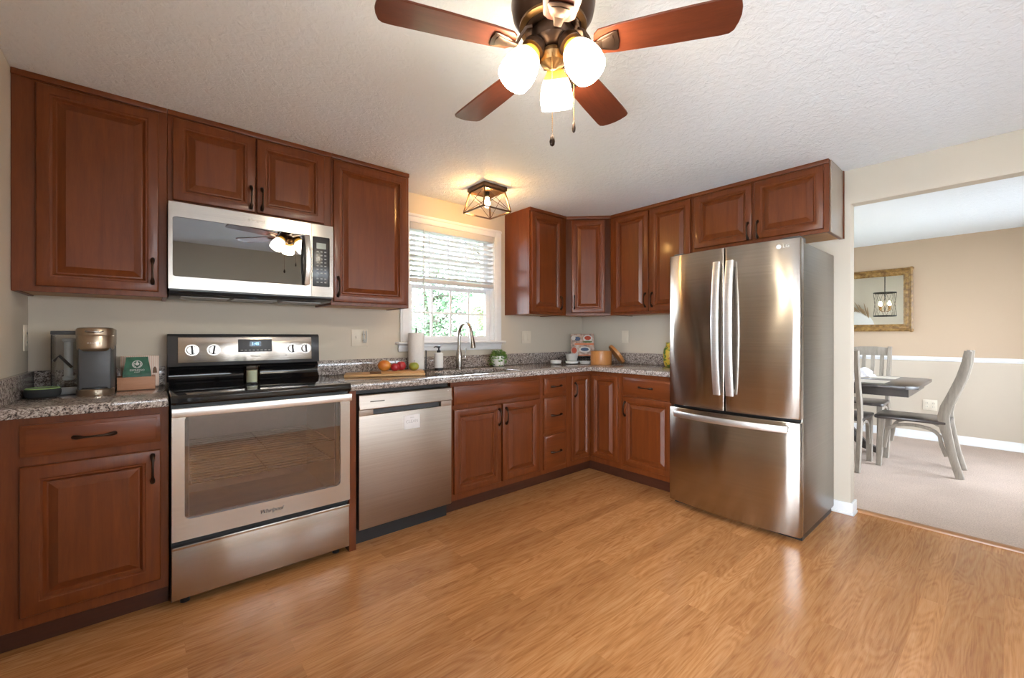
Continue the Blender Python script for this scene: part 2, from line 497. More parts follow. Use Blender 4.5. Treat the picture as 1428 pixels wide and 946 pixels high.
# ------------------------------------------------------------------ mesh helpers
class B:
    """collects shapes into one mesh"""

    def __init__(self):
        self.bm = bmesh.new()

    def _merge(self, t, mat=None):
        if mat is not None:
            bmesh.ops.transform(t, matrix=mat, verts=t.verts)
        me = bpy.data.meshes.new('tmp')
        t.to_mesh(me)
        t.free()
        self.bm.from_mesh(me)
        bpy.data.meshes.remove(me)

    def box(self, x0, x1, y0, y1, z0, z1, bev=0.0, seg=2, mat=None):
        t = bmesh.new()
        bmesh.ops.create_cube(t, size=1)
        for v in t.verts:
            v.co = Vector(((x0 + x1) / 2 + v.co.x * abs(x1 - x0), (y0 + y1) / 2 + v.co.y * abs(y1 - y0), (z0 + z1) / 2 + v.co.z * abs(z1 - z0)))
        if bev:
            bmesh.ops.bevel(t, geom=t.edges[:], offset=bev, segments=seg, affect='EDGES', profile=0.5)
        self._merge(t, mat)
        return self

    def rings(self, loops, cap0=True, cap1=True, closed=True, mat=None):
        """bridge equally long vertex loops"""
        t = bmesh.new()
        vs = [[t.verts.new(p) for p in lp] for lp in loops]
        n = len(vs[0])
        for a, b in zip(vs, vs[1:]):
            for i in range(n if closed else n - 1):
                j = (i + 1) % n
                try:
                    t.faces.new((a[i], a[j], b[j], b[i]))
                except ValueError:
                    pass
        if cap0 and closed:
            t.faces.new(vs[0][::-1])
        if cap1 and closed:
            t.faces.new(vs[-1])
        bmesh.ops.recalc_face_normals(t, faces=t.faces[:])
        self._merge(t, mat)
        return self

    def lathe(self, prof, seg=28, center=(0, 0, 0), mat=None, cap0=True, cap1=True):
        loops = []
        for r, z in prof:
            r = max(r, 0.0002)
            loops.append([(center[0] + r * math.cos(2 * PI * i / seg), center[1] + r * math.sin(2 * PI * i / seg), center[2] + z) for i in range(seg)])
        return self.rings(loops, cap0, cap1, mat=mat)

    def tube(self, pts, rad, seg=10, mat=None):
        pts = [Vector(p) for p in pts]
        n = len(pts)
        if not isinstance(rad, (list, tuple)):
            rad = [rad] * n
        loops = []
        up = None
        for i, p in enumerate(pts):
            d = (pts[min(i + 1, n - 1)] - pts[max(i - 1, 0)]).normalized()
            if up is None:
                up = d.orthogonal().normalized()
            else:
                up = (up - d * up.dot(d))
                up = up.normalized() if up.length > 1e-6 else d.orthogonal().normalized()
            s = d.cross(up)
            loops.append([p + (up * math.cos(2 * PI * k / seg) + s * math.sin(2 * PI * k / seg)) * rad[i] for k in range(seg)])
        return self.rings(loops, mat=mat)

    def strap(self, pts, wid, thick, side, mat=None):
        """rectangular bar swept along pts; wid along `side`, thick across"""
        pts = [Vector(p) for p in pts]
        side = Vector(side).normalized()
        n = len(pts)
        if not isinstance(wid, (list, tuple)):
            wid = [wid] * n
        if not isinstance(thick, (list, tuple)):
            thick = [thick] * n
        loops = []
        for i, p in enumerate(pts):
            d = (pts[min(i + 1, n - 1)] - pts[max(i - 1, 0)]).normalized()
            o = d.cross(side).normalized()
            a, b = side * wid[i] / 2, o * thick[i] / 2
            c = 0.78
            loops.append([p + a * c + b, p - a * c + b, p - a + b * c, p - a - b * c, p - a * c - b, p + a * c - b, p + a - b * c, p + a + b * c])
        return self.rings(loops, mat=mat)

    def prism(self, poly, axis, a, b, bev=0, seg=2, mat=None):
        """polygon (2d) extruded along axis from a to b; the 2d axes are the other two in xyz order"""
        t = bmesh.new()

        def P(u, v, w):
            return {'x': (w, u, v), 'y': (u, w, v), 'z': (u, v, w)}[axis]
        lo = [t.verts.new(P(u, v, a)) for u, v in poly]
        hi = [t.verts.new(P(u, v, b)) for u, v in poly]
        n = len(poly)
        for i in range(n):
            j = (i + 1) % n
            t.faces.new((lo[i], lo[j], hi[j], hi[i]))
        t.faces.new(lo[::-1])
        t.faces.new(hi)
        bmesh.ops.recalc_face_normals(t, faces=t.faces[:])
        if bev:
            es = [e for e in t.edges if len(e.link_faces) == 2 and e.calc_face_angle(0) > 0.6]
            bmesh.ops.bevel(t, geom=es, offset=bev, segments=seg, affect='EDGES', profile=0.5)
        self._merge(t, mat)
        return self

    def cells(self, xs, ys, z0, z1, keep, bev=0.004, axes='xy', w=None, mat=None):
        """slab made of grid cells (with holes), inner walls removed, sharp edges eased"""
        t = bmesh.new()
        cache = {}

        def V(u, v, k):
            key = (round(u, 5), round(v, 5), k)
            if key not in cache:
                zz = z0 if k == 0 else z1
                cache[key] = t.verts.new((u, v, zz) if axes == 'xy' else ((u, zz, v) if axes == 'xz' else (zz, u, v)))
            return cache[key]
        on = {}
        for i in range(len(xs) - 1):
            for j in range(len(ys) - 1):
                on[i, j] = keep((xs[i] + xs[i + 1]) / 2, (ys[j] + ys[j + 1]) / 2)
        for (i, j), k in on.items():
            if not k:
                continue
            a, b, c, d = xs[i], xs[i + 1], ys[j], ys[j + 1]
            t.faces.new((V(a, c, 1), V(b, c, 1), V(b, d, 1), V(a, d, 1)))
            t.faces.new((V(a, d, 0), V(b, d, 0), V(b, c, 0), V(a, c, 0)))
            for (di, dj, p, q) in ((-1, 0, (a, d), (a, c)), (1, 0, (b, c), (b, d)), (0, -1, (a, c), (b, c)), (0, 1, (b, d), (a, d))):
                if not on.get((i + di, j + dj), False):
                    t.faces.new((V(*p, 0), V(*q, 0), V(*q, 1), V(*p, 1)))
        bmesh.ops.recalc_face_normals(t, faces=t.faces[:])
        bmesh.ops.dissolve_limit(t, angle_limit=0.02, verts=t.verts[:], edges=t.edges[:])
        if bev:
            es = [e for e in t.edges if len(e.link_faces) == 2 and e.calc_face_angle(0) > 0.6]
            bmesh.ops.bevel(t, geom=es, offset=bev, segments=2, affect='EDGES', profile=0.5)
        self._merge(t, mat)
        return self

    def ball(self, c, r, sx=1, sy=1, sz=1, seg=20, mat=None):
        t = bmesh.new()
        bmesh.ops.create_uvsphere(t, u_segments=seg, v_segments=max(8, seg * 2 // 3), radius=r)
        for v in t.verts:
            v.co = Vector((c[0] + v.co.x * sx, c[1] + v.co.y * sy, c[2] + v.co.z * sz))
        self._merge(t, mat)
        return self

    def obj(self, name, mat, parent=None, label=None, loc=None, rot=None, ang=35):
        me = bpy.data.meshes.new(name)
        self.bm.to_mesh(me)
        self.bm.free()
        me.materials.append(mat if not isinstance(mat, str) else M[mat])
        me.polygons.foreach_set('use_smooth', [True] * len(me.polygons))
        me.set_sharp_from_angle(angle=R(ang))
        o = bpy.data.objects.new(name, me)
        COL.objects.link(o)
        if parent is not None:
            o.parent = parent
        if loc:
            o.location = loc
        if rot:
            o.rotation_euler = rot
        if label:
            o['label'] = label
        return o


def thing(name, label, cat, loc=(0, 0, 0), rz=0.0, group=None):
    o = bpy.data.objects.new(name, None)
    o.empty_display_size = 0.1
    COL.objects.link(o)
    o.location = loc
    o.rotation_euler = (0, 0, rz)
    o['label'] = label
    o['category'] = cat
    if group:
        o['group'] = group
    return o


def tag(o, label, cat, group=None):
    o['label'] = label
    o['category'] = cat
    if group:
        o['group'] = group
    return o


def struct(o, label=None):
    o['kind'] = 'structure'
    if label:
        o['label'] = label
    return o


def text(name, body, size, mat, parent, mtx, depth=0.0006, shear=0.0, space=1.0):
    """raised lettering as a mesh; mtx puts text x/y plane into the parent's frame"""
    cu = bpy.data.curves.new('lettering', 'FONT')
    cu.body = body
    cu.size = size
    cu.extrude = depth
    cu.align_x = 'CENTER'
    cu.align_y = 'CENTER'
    cu.shear = shear
    cu.space_character = space
    cu.resolution_u = 3
    tmp = bpy.data.objects.new('lettering', cu)
    COL.objects.link(tmp)
    bpy.context.view_layer.update()
    me = bpy.data.meshes.new_from_object(tmp.evaluated_get(bpy.context.evaluated_depsgraph_get()))
    bpy.data.objects.remove(tmp)
    bpy.data.curves.remove(cu)
    me.transform(mtx)
    me.materials.clear()
    me.materials.append(M[mat])
    o = bpy.data.objects.new(name, me)
    COL.objects.link(o)
    o.parent = parent
    return o


def front(x, y, z):
    """text frame on a face that looks along -y"""
    return Matrix.Translation((x, y, z)) @ Matrix.Rotation(R(90), 4, 'X')


# ------------------------------------------------------------------ cabinet parts
def panel_front(x0, x1, z0, z1, y, rail=0.056, t=0.02):
    """raised panel cabinet door whose back lies at y and front at y-t"""
    b = B()
    P = [(0, 0), (0, -t + .005), (.002, -t + .0018), (.006, -t), (rail - .018, -t), (rail - .015, -t + .0025), (rail - .008, -t + .003),
         (rail - .003, -t + .010), (rail + .001, -t + .0145), (rail + .005, -t + .0145), (rail + .007, -t + .0135), (rail + .030, -t + .0020), (rail + .032, -t + .0005)]
    loops = []
    for i, d in P:
        loops.append([(x0 + i, y + d, z0 + i), (x1 - i, y + d, z0 + i), (x1 - i, y + d, z1 - i), (x0 + i, y + d, z1 - i)])
    b.rings(loops)
    return b


def slab_front(x0, x1, z0, z1, y, t=0.02):
    b = B()
    P = [(0, 0), (0, -t + .009), (.003, -t + .0075), (.008, -t + .0065), (.014, -t + .001), (.017, -t)]
    b.rings([[(x0 + i, y + d, z0 + i), (x1 - i, y + d, z0 + i), (x1 - i, y + d, z1 - i), (x0 + i, y + d, z1 - i)] for i, d in P])
    return b


def pull(parent, x, z, y, vertical=True, L=0.118):
    b = B()
    pts, rad = [], []
    for k in range(17):
        s = -1 + k / 8
        d = s * L / 2
        out = 0.026 * (1 - abs(s) ** 3.2) + 0.004
        pts.append((x, y - out, z + d) if vertical else (x + d, y - out, z))
        a = abs(s)
        rad.append(0.0042 + 0.0045 * max(0, 1 - ((a - 0.86) / 0.30) ** 2))
    b.tube(pts, rad, 10)
    for s in (-1, 1):
        c = (x, y, z + s * L * .45) if vertical else (x + s * L * .45, y, z)
        b.tube([c, (c[0], y - .012, c[2])], [.007, .006], 10)
    return b.obj('handle', 'bronze', parent)


def door(root, x0, x1, z0, z1, y, handle=None, rail=0.056):
    d = panel_front(x0, x1, z0, z1, y, rail).obj('door', 'cherry', root)
    if handle:
        pull(d, handle[0], handle[1], y - .02)
    return d


def drawer(root, x0, x1, z0, z1, y, handle=True):
    d = slab_front(x0, x1, z0, z1, y).obj('drawer', 'cherry_h', root)
    if handle:
        pull(d, (x0 + x1) / 2, (z0 + z1) / 2, y - .02, False)
    return d


def upper_body(root, w, h, d=0.325):
    b = B()
    b.box(0, w, -d, -d + .02, 0, h, .0015, 1)                   # face frame board
    b.box(0, .016, -d + .02, 0, 0, h - .001)
    b.box(w - .016, w, -d + .02, 0, 0, h - .001)
    b.box(.016, w - .016, -d + .02, 0, .03, h - .001)
    b.obj('body', 'cherry', root)
    B().box(.017, w - .017, -d + .021, -.002, .005, .0295).obj('bottom_panel', 'maple', root, 'pale maple underside')
    B().box(0, w, -d - .012, -d, h - .026, h, .003).obj('top_moulding', 'cherry_h', root)


def base_body(root, w, d=0.61, x0=0.0):
    B().box(x0, w, -d, -.002, .10, .878, .0015, 1).obj('body', 'cherry', root)
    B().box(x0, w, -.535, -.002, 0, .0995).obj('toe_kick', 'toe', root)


# ------------------------------------------------------------------ the room
H = 2.278
W = 3.95
YR = -4.05
XF = 7.098
floor = struct(B().box(-.1, 4.055, YR - .1, .14, -.06, 0).obj('floor', 'floor'))
carpet = struct(B().box(4.085, XF + .1, YR - .1, .14, -.06, .008).obj('floor_carpet', 'carpet'), 'beige wall-to-wall carpet of the dining room')
struct(B().box(-.1, XF + .1, YR - .1, .14, H, H + .08).obj('ceiling', 'ceiling'))
struct(B().prism([(4.035, 0), (4.04, .010), (4.055, .015), (4.075, .015), (4.092, .010), (4.096, 0), (4.096, -.06), (4.035, -.06)], 'y', YR, -2.292).obj('trim_1', 'strip'), 'oak strip between laminate floor and carpet')
struct(B().cells([YR - .1, -3.95, -2.35, .14], [0, 2.05, H], -.1, 0, lambda u, v: not (-3.95 < u < -2.35 and v < 2.05), 0, 'yz').obj('wall_left', 'wall'))
struct(B().cells([0, 1.925, 2.755, 5.0, 6.5, XF], [0, .75, 1.137, 2.06, H], .0, .14,
                 lambda u, v: not ((1.925 < u < 2.755 and 1.137 < v < 2.06) or (5.0 < u < 6.5 and .75 < v < 2.06)), 0, 'xz').obj('wall_back', 'wall'))
struct(B().cells([YR, -3.75, -2.289, 0], [0, 2.053, H], W, W + .095,
                 lambda u, v: not (-3.75 < u < -2.289 and v < 2.053), 0.002, 'yz').obj('wall_right', 'wall'))
struct(B().cells([0, .5, 2.15, 2.35, 3.85, 4.9, 6.6, XF], [0, 1.14, 1.58, 2.05, H], YR - .1, YR,
                 lambda u, v: not ((4.9 < u < 6.6 and v < 2.05) or ((.5 < u < 2.15 or 2.35 < u < 3.85) and 1.14 < v < 1.58)), 0, 'xz').obj('wall_rear', 'wall'))
struct(B().box(XF, XF + .1, YR - .1, .14, 0, H).obj('wall_far', 'dinwall'))


def moulding_far(z0, prof):
    b = B()
    b.prism([(XF - d, z0 + z) for d, z in prof], 'y', YR, 0)
    return b


struct(moulding_far(0, [(0, 0), (.016, 0), (.016, .075), (.010, .088), (.006, .10), (0, .10)]).obj('baseboard_far', 'trim'))
struct(moulding_far(.898, [(0, 0), (.012, .004), (.016, .016), (.026, .026), (.028, .042), (.018, .050), (0, .050)]).obj('trim_2', 'trim'), 'white chair rail on the dining room wall')
b = B()
b.prism([(-2.18, 0.0), (-2.18, .078), (-2.302, .078), (-2.302, 0)], 'x', W - .013, W, .002)
b.prism([(-2.289, 0.0), (-2.289, .078), (-2.302, .078), (-2.302, 0)], 'x', W, W + .108, .002)
b.box(W - .022, W - .013, -2.311, -2.18, 0, .016, .003)
b.box(W - .022, W + .085, -2.311, -2.302, 0, .016, .003)
struct(b.obj('baseboard_right', 'trim'))


def sash_window(name, x0, x1, z0, z1, label, cols, rear=False):
    root = bpy.data.objects.new(name, None)
    COL.objects.link(root)
    root.location = (x0, 0, z0)
    if rear:
        root.location = (x1, YR, z0)
        root.rotation_euler = (0, 0, PI)
    struct(root, label)
    w, h = x1 - x0, z1 - z0
    # jamb lining
    b = B()
    b.box(0, .012, .0, .14, 0, h)
    b.box(w - .012, w, .0, .14, 0, h)
    b.box(.012, w - .012, .0, .14, h - .012, h)
    b.box(.012, w - .012, .0, .14, 0, .012)
    b.obj('jamb', 'vinyl', root)
    mid = h * .49

    def sash(nm, zz0, zz1, y, top, bot):
        s = B()
        st = .045
        s.box(.012, .012 + st, y, y + .035, zz0, zz1, .003)
        s.box(w - .012 - st, w - .012, y, y + .035, zz0, zz1, .003)
        s.box(.012 + st, w - .012 - st, y, y + .035, zz1 - top, zz1, .003)
        s.box(.012 + st, w - .012 - st, y, y + .035, zz0, zz0 + bot, .003)
        so = s.obj(nm, 'vinyl', root)
        gx0, gx1, gz0, gz1 = .012 + st, w - .012 - st, zz0 + bot, zz1 - top
        m = B()
        for k in range(1, cols):
            xx = gx0 + (gx1 - gx0) * k / cols
            m.box(xx - .008, xx + .008, y + .010, y + .026, gz0, gz1)
        m.box(gx0, gx1, y + .011, y + .025, (gz0 + gz1) / 2 - .008, (gz0 + gz1) / 2 + .008)
        m.obj('muntin', 'vinyl', so)
        B().box(gx0, gx1, y + .016, y + .020, gz0, gz1).obj('pane', 'glass', so)
    sash('lower_sash', .012, mid, .045, .035, .032)
    sash('upper_sash', mid - .03, h - .012, .083, .04, .035)
    # casing
    c = B()
    for (a, bb, cc, dd) in ((-.07, .006, -.0, h + .06), (w - .006, w + .07, -.0, h + .06)):
        c.box(a, bb, -.018, -.0005, cc, dd, .004)
        c.box(a + .012, bb - .012, -.024, -.0175, cc, dd, .003)
    c.box(-.07, w + .07, -.0185, -.0005, h - .006, h + .06, .004)
    c.box(-.07, w + .07, -.026, -.018, h + .034, h + .052, .004)
    c.obj('casing', 'trim', root)
    s = B()
    s.prism([(.14, -.018), (-.055, -.018), (-.062, -.012), (-.062, -.005), (-.055, 0.0), (.14, 0.0)], 'x', -.105, w + .085, .0)
    s.obj('sill', 'trim', root)
    s = B()
    s.box(-.085, w + .07, -.016, -.0005, -.074, -.018, .003)
    s.box(-.085, w + .07, -.024, -.015, -.040, -.0185, .004)
    s.obj('apron', 'trim', root)
    return root


sash_window('window_1', 1.925, 2.755, 1.137, 2.06, 'white double-hung window with grids over the sink', 4)
sash_window('added_window_2', 5.0, 6.5, .75, 2.06, 'unseen white window added to light the dining room', 6)  # unseen, added to let daylight into the dining room
sash_window('added_window_3', 2.35, 3.85, 1.14, 1.58, 'unseen white window added for daylight in the kitchen wall opposite the sink', 6, True)  # unseen window, added to brighten the ceiling and cabinet fronts
sash_window('added_window_4', .5, 2.15, 1.14, 1.58, 'unseen white window added for daylight in the kitchen wall opposite the range', 6, True)  # second unseen window, added to light the range wall and ceiling above


def patio(name, x0, x1, label, side=None):
    root = bpy.data.objects.new(name, None)
    COL.objects.link(root)
    root.location = (x0, YR - .05, 0)
    if side is not None:
        root.location = (side, x0, 0)
        root.rotation_euler = (0, 0, R(90))
    struct(root, label)
    w = x1 - x0
    n = 2
    b = B()
    b.box(0, .04, -.04, .05, 0, 2.05)
    b.box(w - .04, w, -.04, .05, 0, 2.05)
    b.box(.04, w - .04, -.04, .05, 2.0, 2.05)
    b.box(.04, w - .04, -.04, .05, 0, .03)
    b.obj('frame', 'vinyl', root)
    for k in range(n):
        a, c = .04 + (w - .08) * k / n, .04 + (w - .08) * (k + 1) / n
        s = B()
        s.box(a, a + .07, -.02, .02, .03, 2.0)
        s.box(c - .07, c, -.02, .02, .03, 2.0)
        s.box(a + .07, c - .07, -.02, .02, 1.93, 2.0)
        s.box(a + .07, c - .07, -.02, .02, .03, .13)
        so = s.obj('sash', 'vinyl', root)
        B().box(a + .07, c - .07, -.003, .003, .13, 1.93).obj('pane', 'glass', so)


patio('added_door_1', -3.95, -2.35, 'unseen white sliding patio door added to light the kitchen', -.05)  # unseen door behind the camera, added as a daylight source
patio('added_door_2', 4.9, 6.6, 'unseen white sliding patio door added to light the dining room')  # unseen door, added for more daylight on the dining side

# ------------------------------------------------------------------ outdoors
g = struct(B().box(-25, 30, .3, 40, -.75, -.6).obj('ground_lawn', 'grass'))
g2 = struct(B().cells([-20, -.2, 28], [-22, YR - .2, .2], -.3, -.2, lambda u, v: u < -.2 or v < YR - .2, 0).obj('ground_bounce', 'concrete'))  # unseen pale ground, added to bounce daylight up to the ceiling


def tree(x, y, z, h, cr, n, leaf, lm, label, spread=1.0, low=.35):
    root = thing('tree', label, 'tree', (x, y, z))
    rnd = random.Random(int(x * 100 + y * 7))
    t = B()
    pts = [(rnd.uniform(-.05, .05) * k, rnd.uniform(-.05, .05) * k, h * k / 6) for k in range(7)]
    t.tube(pts, [.13 * (1 - k / 7.5) * h / 6 for k in range(7)], 8)
    ends = []
    for k in range(16):
        a = rnd.uniform(0, 2 * PI)
        z0 = h * rnd.uniform(low, .85)
        L = cr * rnd.uniform(.6, 1.0)
        p0 = Vector((0, 0, z0))
        d = Vector((math.cos(a), math.sin(a), rnd.uniform(.1, .8))).normalized()
        ps = [p0 + d * L * s + Vector((0, 0, rnd.uniform(-.08, .08))) for s in (0, .3, .6, 1)]
        t.tube(ps, [.035, .024, .015, .006], 6)
        ends += ps[1:]
        for q in range(3):
            e = ps[2] + Vector((rnd.uniform(-1, 1), rnd.uniform(-1, 1), rnd.uniform(-.2, .9))) * cr * .4
            t.tube([ps[1].lerp(ps[3], q / 3), e], [.012, .004], 5)
            ends.append(e)
    t.obj('trunk', 'bark', root)
    bm = bmesh.new()
    for k in range(n):
        c = ends[rnd.randrange(len(ends))] + Vector((rnd.gauss(0, 1), rnd.gauss(0, 1), rnd.gauss(0, .8))) * cr * .16 * spread
        u = Vector((rnd.uniform(-1, 1), rnd.uniform(-1, 1), rnd.uniform(-.6, .6))).normalized()
        v = u.orthogonal().normalized()
        s = leaf * rnd.uniform(.6, 1.3)
        vs = [bm.verts.new(c + u * s), bm.verts.new(c + v * s * .5), bm.verts.new(c - u * s), bm.verts.new(c - v * s * .5)]
        bm.faces.new(vs)
    b = B()
    b.bm.free()
    b.bm = bm
    b.obj('foliage', lm, root)
    return root


tree(3.95, 3.2, -.6, 3.2, .85, 6000, .038, 'leafB', 'dark green leafy tree close to the house, behind the second window grid column')
tree(6.6, 4.8, -.6, 3.0, .95, 6000, .042, 'leafA', 'yellow-green tree behind the faucet side of the sink window', 1.1, .25)
tree(5.2, 7.8, -.6, 5.0, 1.15, 8000, .05, 'leafA', 'light green tree behind the middle of the sink window', 1.2, .25)
tree(8.9, 8.2, -.6, 5.6, 1.25, 5000, .05, 'leafC', 'tall budding tree seen through the faucet end of the blind', 1.4)
tree(7.0, 12.3, -.6, 7.5, 1.55, 5000, .06, 'leafC', 'tall nearly bare tree seen through the middle of the blind', 1.6, .2)
tree(11.6, 12.2, -.6, 7.0, 1.55, 6000, .06, 'leafA', 'green tree far back at the casing side of the window', 1.5, .2)

# ------------------------------------------------------------------ wall cabinets
ZB = 1.368
UH = H - ZB
YF = -.325
t = thing('wall_cabinet', 'cherry wall cabinet with one door over the coffee maker', 'cabinet', (0.001, 0, ZB))
upper_body(t, .494, UH)
door(t, .07, .463, .024, .872, YF, (.441, .118))
t = thing('wall_cabinet', 'short two-door cherry cabinet above the microwave', 'cabinet', (.496, 0, 1.824))
upper_body(t, .761, H - 1.824)
door(t, .020, .367, .020, .418, YF, (.345, .095))
door(t, .374, .720, .020, .418, YF, (.396, .095))
t = thing('wall_cabinet', 'cherry wall cabinet with one door between microwave and window', 'cabinet', (1.258, 0, ZB))
upper_body(t, .507, UH)
door(t, .010, .486, .020, .872, YF, (.034, .11))
t = thing('wall_cabinet', 'narrow cherry wall cabinet beside the window with glossy side facing it', 'cabinet', (2.878, 0, ZB))
upper_body(t, .461, UH)
door(t, .018, .392, .020, .872, YF, (.366, .11))
# diagonal corner
t = thing('corner_wall_cabinet', 'diagonal cherry wall cabinet filling the corner of the room', 'cabinet', (W, 0, ZB))
b = B()
poly = [(-.61, 0), (-.61, -.325), (-.325, -.61), (0, -.61), (0, 0)]
b.prism(poly, 'z', .018, UH - .001)
dg = Matrix.Translation((-.61, -.325, 0)) @ Matrix.Rotation(R(-45), 4, 'Z')
DW_ = math.hypot(.285, .285)
b.box(0, DW_, 0, .02, 0, UH, mat=dg)
b.obj('body', 'cherry', t)
B().prism([(-.59, -.01), (-.59, -.31), (-.31, -.59), (-.01, -.59), (-.01, -.01)], 'z', .0150, .0179).obj('bottom_panel', 'maple', t, 'pale maple underside')
face = bpy.data.objects.new('tmp', None)
for nm, bld, mt in (('top_moulding', B().box(0, DW_, -.012, 0, UH - .026, UH, .003), 'cherry_h'),
                    ('door', panel_front(.050, .352, .024, .868, 0, .052), 'cherry')):
    o = bld.obj(nm, mt, t, loc=(-.61, -.325, 0), rot=(0, 0, R(-45)))
    if nm == 'door':
        pull(o, .074, .12, -.02)
bpy.data.objects.remove(face)
RR = R(-90)
t = thing('wall_cabinet', 'tall two-door cherry wall cabinet between corner and refrigerator', 'cabinet', (W, -.611, ZB), RR)
upper_body(t, .768, UH)
door(t, .042, .392, .022, .870, YF, (.370, .115))
door(t, .412, .757, .022, .870, YF, (.434, .115))
t = thing('wall_cabinet', 'short two-door cherry cabinet above the refrigerator', 'cabinet', (W, -1.380, 1.827), RR)
upper_body(t, .866, H - 1.827)
door(t, .022, .428, .022, .414, YF, (.406, .085))
door(t, .447, .840, .022, .414, YF, (.469, .085))
B().box(.8665, .872, -.305, -.022, .0, H - 1.829, .001, 1).obj('end_panel', 'endpanel', t, 'grey-taupe laminate end')
B().box(.8665, .878, -.022, -.001, .0, H - 1.829, .002, 1).obj('scribe_moulding', 'cherry', t)

# ------------------------------------------------------------------ base cabinets
YB = -.61
t = thing('base_cabinet', 'cherry base cabinet with drawer and door, beside the range under the coffee maker', 'cabinet', (.001, 0, 0))
base_body(t, .494)
drawer(t, .070, .466, .733, .851, YB)
door(t, .070, .467, .147, .699, YB, (.441, .625), .066)
t = thing('filler_panel', 'narrow cherry upright panel between range and dishwasher', 'panel', (1.259, 0, 0))
B().box(0, .038, -.63, -.01, 0, .878, .0015, 1).obj('panel_board', 'cherry', t)
t = thing('sink_base_cabinet', 'cherry sink cabinet with two doors under the window', 'cabinet', (1.917, 0, 0))
b = B()
b.box(0, .82, -.61, -.58, .10, .878)
b.box(0, .82, -.58, -.002, .10, .60)
b.obj('body', 'cherry', t)
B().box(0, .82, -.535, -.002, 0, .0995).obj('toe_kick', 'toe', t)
slab_front(.020, .793, .727, .850, YB).obj('false_front', 'cherry_h', t)
door(t, .020, .413, .145, .698, YB, (.389, .610))
door(t, .428, .793, .145, .698, YB, (.452, .610))
t = thing('drawer_base_cabinet', 'narrow cherry cabinet with three stacked drawers', 'cabinet', (2.738, 0, 0))
base_body(t, .300)
drawer(t, .026, .274, .716, .848, YB)
drawer(t, .026, .274, .416, .693, YB)
drawer(t, .026, .274, .134, .397, YB)
t = thing('corner_base_cabinet', 'cherry corner base cabinet with two doors meeting in the inside corner', 'cabinet', (3.039, 0, 0))
b = B()
b.prism([(0, -.002), (0, -.61), (.301, -.61), (.301, -.93), (.909, -.93), (.909, -.002)], 'z', .10, .878)
b.obj('body', 'cherry', t)
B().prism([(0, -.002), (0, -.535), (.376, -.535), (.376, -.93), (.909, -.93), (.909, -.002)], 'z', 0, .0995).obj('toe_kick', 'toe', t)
door(t, .045, .272, .147, .848, YB, (.072, .735), .045)
d2 = panel_front(.012, .275, .150, .846, 0, .048).obj('door', 'cherry', t, loc=(.301, -.625, 0), rot=(0, 0, RR))
t = thing('base_cabinet', 'cherry base cabinet with drawer and door, beside the refrigerator', 'cabinet', (W, -.932, 0), RR)
base_body(t, .468)
drawer(t, .020, .440, .714, .847, YB)
door(t, .020, .440, .145, .696, YB, (.046, .600))

# ------------------------------------------------------------------ countertops
t = thing('countertop', 'short granite countertop with backsplash under the coffee maker', 'countertop', (0, 0, .88))
B().box(.001, .494, -.645, -.002, 0, .038, .005).obj('slab', 'granite', t)
b = B()
b.box(.021, .494, -.022, -.002, .0385, .138, .002)
b.box(.001, .021, -.640, -.002, .0385, .138, .002)
b.obj('backsplash', 'granite', t)
t = thing('countertop', 'long L-shaped granite countertop with sink cutout and backsplash', 'countertop', (0, 0, .88))
SX0, SX1, SY0, SY1 = 1.985, 2.60, -.535, -.185
B().cells([1.2595, SX0, SX1, 3.305, 3.949], [-1.402, -.645, SY0, SY1, -.002], 0, .038,
          lambda u, v: (u > 3.305 or v > -.645) and not (SX0 < u < SX1 and SY0 < v < SY1), .005).obj('slab', 'granite', t)
b = B()
b.box(1.2595, 3.949, -.022, -.002, .0385, .138, .002)
b.box(3.929, 3.949, -1.402, -.0225, .0385, .138, .002)
b.obj('backsplash', 'granite', t)

# sink
t = thing('kitchen_sink', 'undermount stainless sink basin set in the granite', 'sink', ((SX0 + SX1) / 2, (SY0 + SY1) / 2, .70))
b = B()


def rrect(hx, hy, r, z, n=6):
    p = []
    for (cx, cy, a0) in ((hx - r, hy - r, 0), (-hx + r, hy - r, 90), (-hx + r, -hy + r, 180), (hx - r, -hy + r, 270)):
        for k in range(n + 1):
            a = R(a0 + 90 * k / n)
            p.append((cx + r * math.cos(a), cy + r * math.sin(a), z))
    return p


hx, hy = (SX1 - SX0) / 2, (SY1 - SY0) / 2
b.rings([rrect(hx + .012, hy + .012, .05, .1795), rrect(hx + .012, hy + .012, .05, .1775), rrect(hx - .002, hy - .002, .05, .177), rrect(hx - .006, hy - .006, .05, .02), rrect(hx - .03, hy - .03, .04, .002)], False, True)
b.obj('basin', 'nickel', t)
B().lathe([(.045, .003), (.045, .006), (.03, .006), (.02, .004)], 24).obj('drain', 'chrome', t)

# ------------------------------------------------------------------ range
t = thing('range', 'freestanding stainless electric range with black glass cooktop', 'stove', (.502, 0, 0))
RW = .752
b = B()
b.box(0, .018, -.62, -.03, .03, .90)
b.box(RW - .018, RW, -.62, -.03, .03, .90)
b.box(.018, RW - .018, -.06, -.03, .03, .90)
b.box(.018, RW - .018, -.62, -.06, .03, .32)
b.box(.018, RW - .018, -.62, -.06, .855, .90)
b.box(.018, .06, -.62, -.06, .32, .855)
b.box(RW - .06, RW - .018, -.62, -.06, .32, .855)
b.obj('body', 'black', t)
b = B()
b.box(.0605, RW - .0605, -.066, -.0605, .3205, .8545)
b.box(.0605, RW - .0605, -.60, -.066, .3205, .326)
b.box(.0605, RW - .0605, -.60, -.066, .849, .8545)
b.box(.0605, .064, -.60, -.066, .326, .849)
b.box(RW - .064, RW - .0605, -.60, -.066, .326, .849)
b.obj('oven_cavity', 'cavity', t)
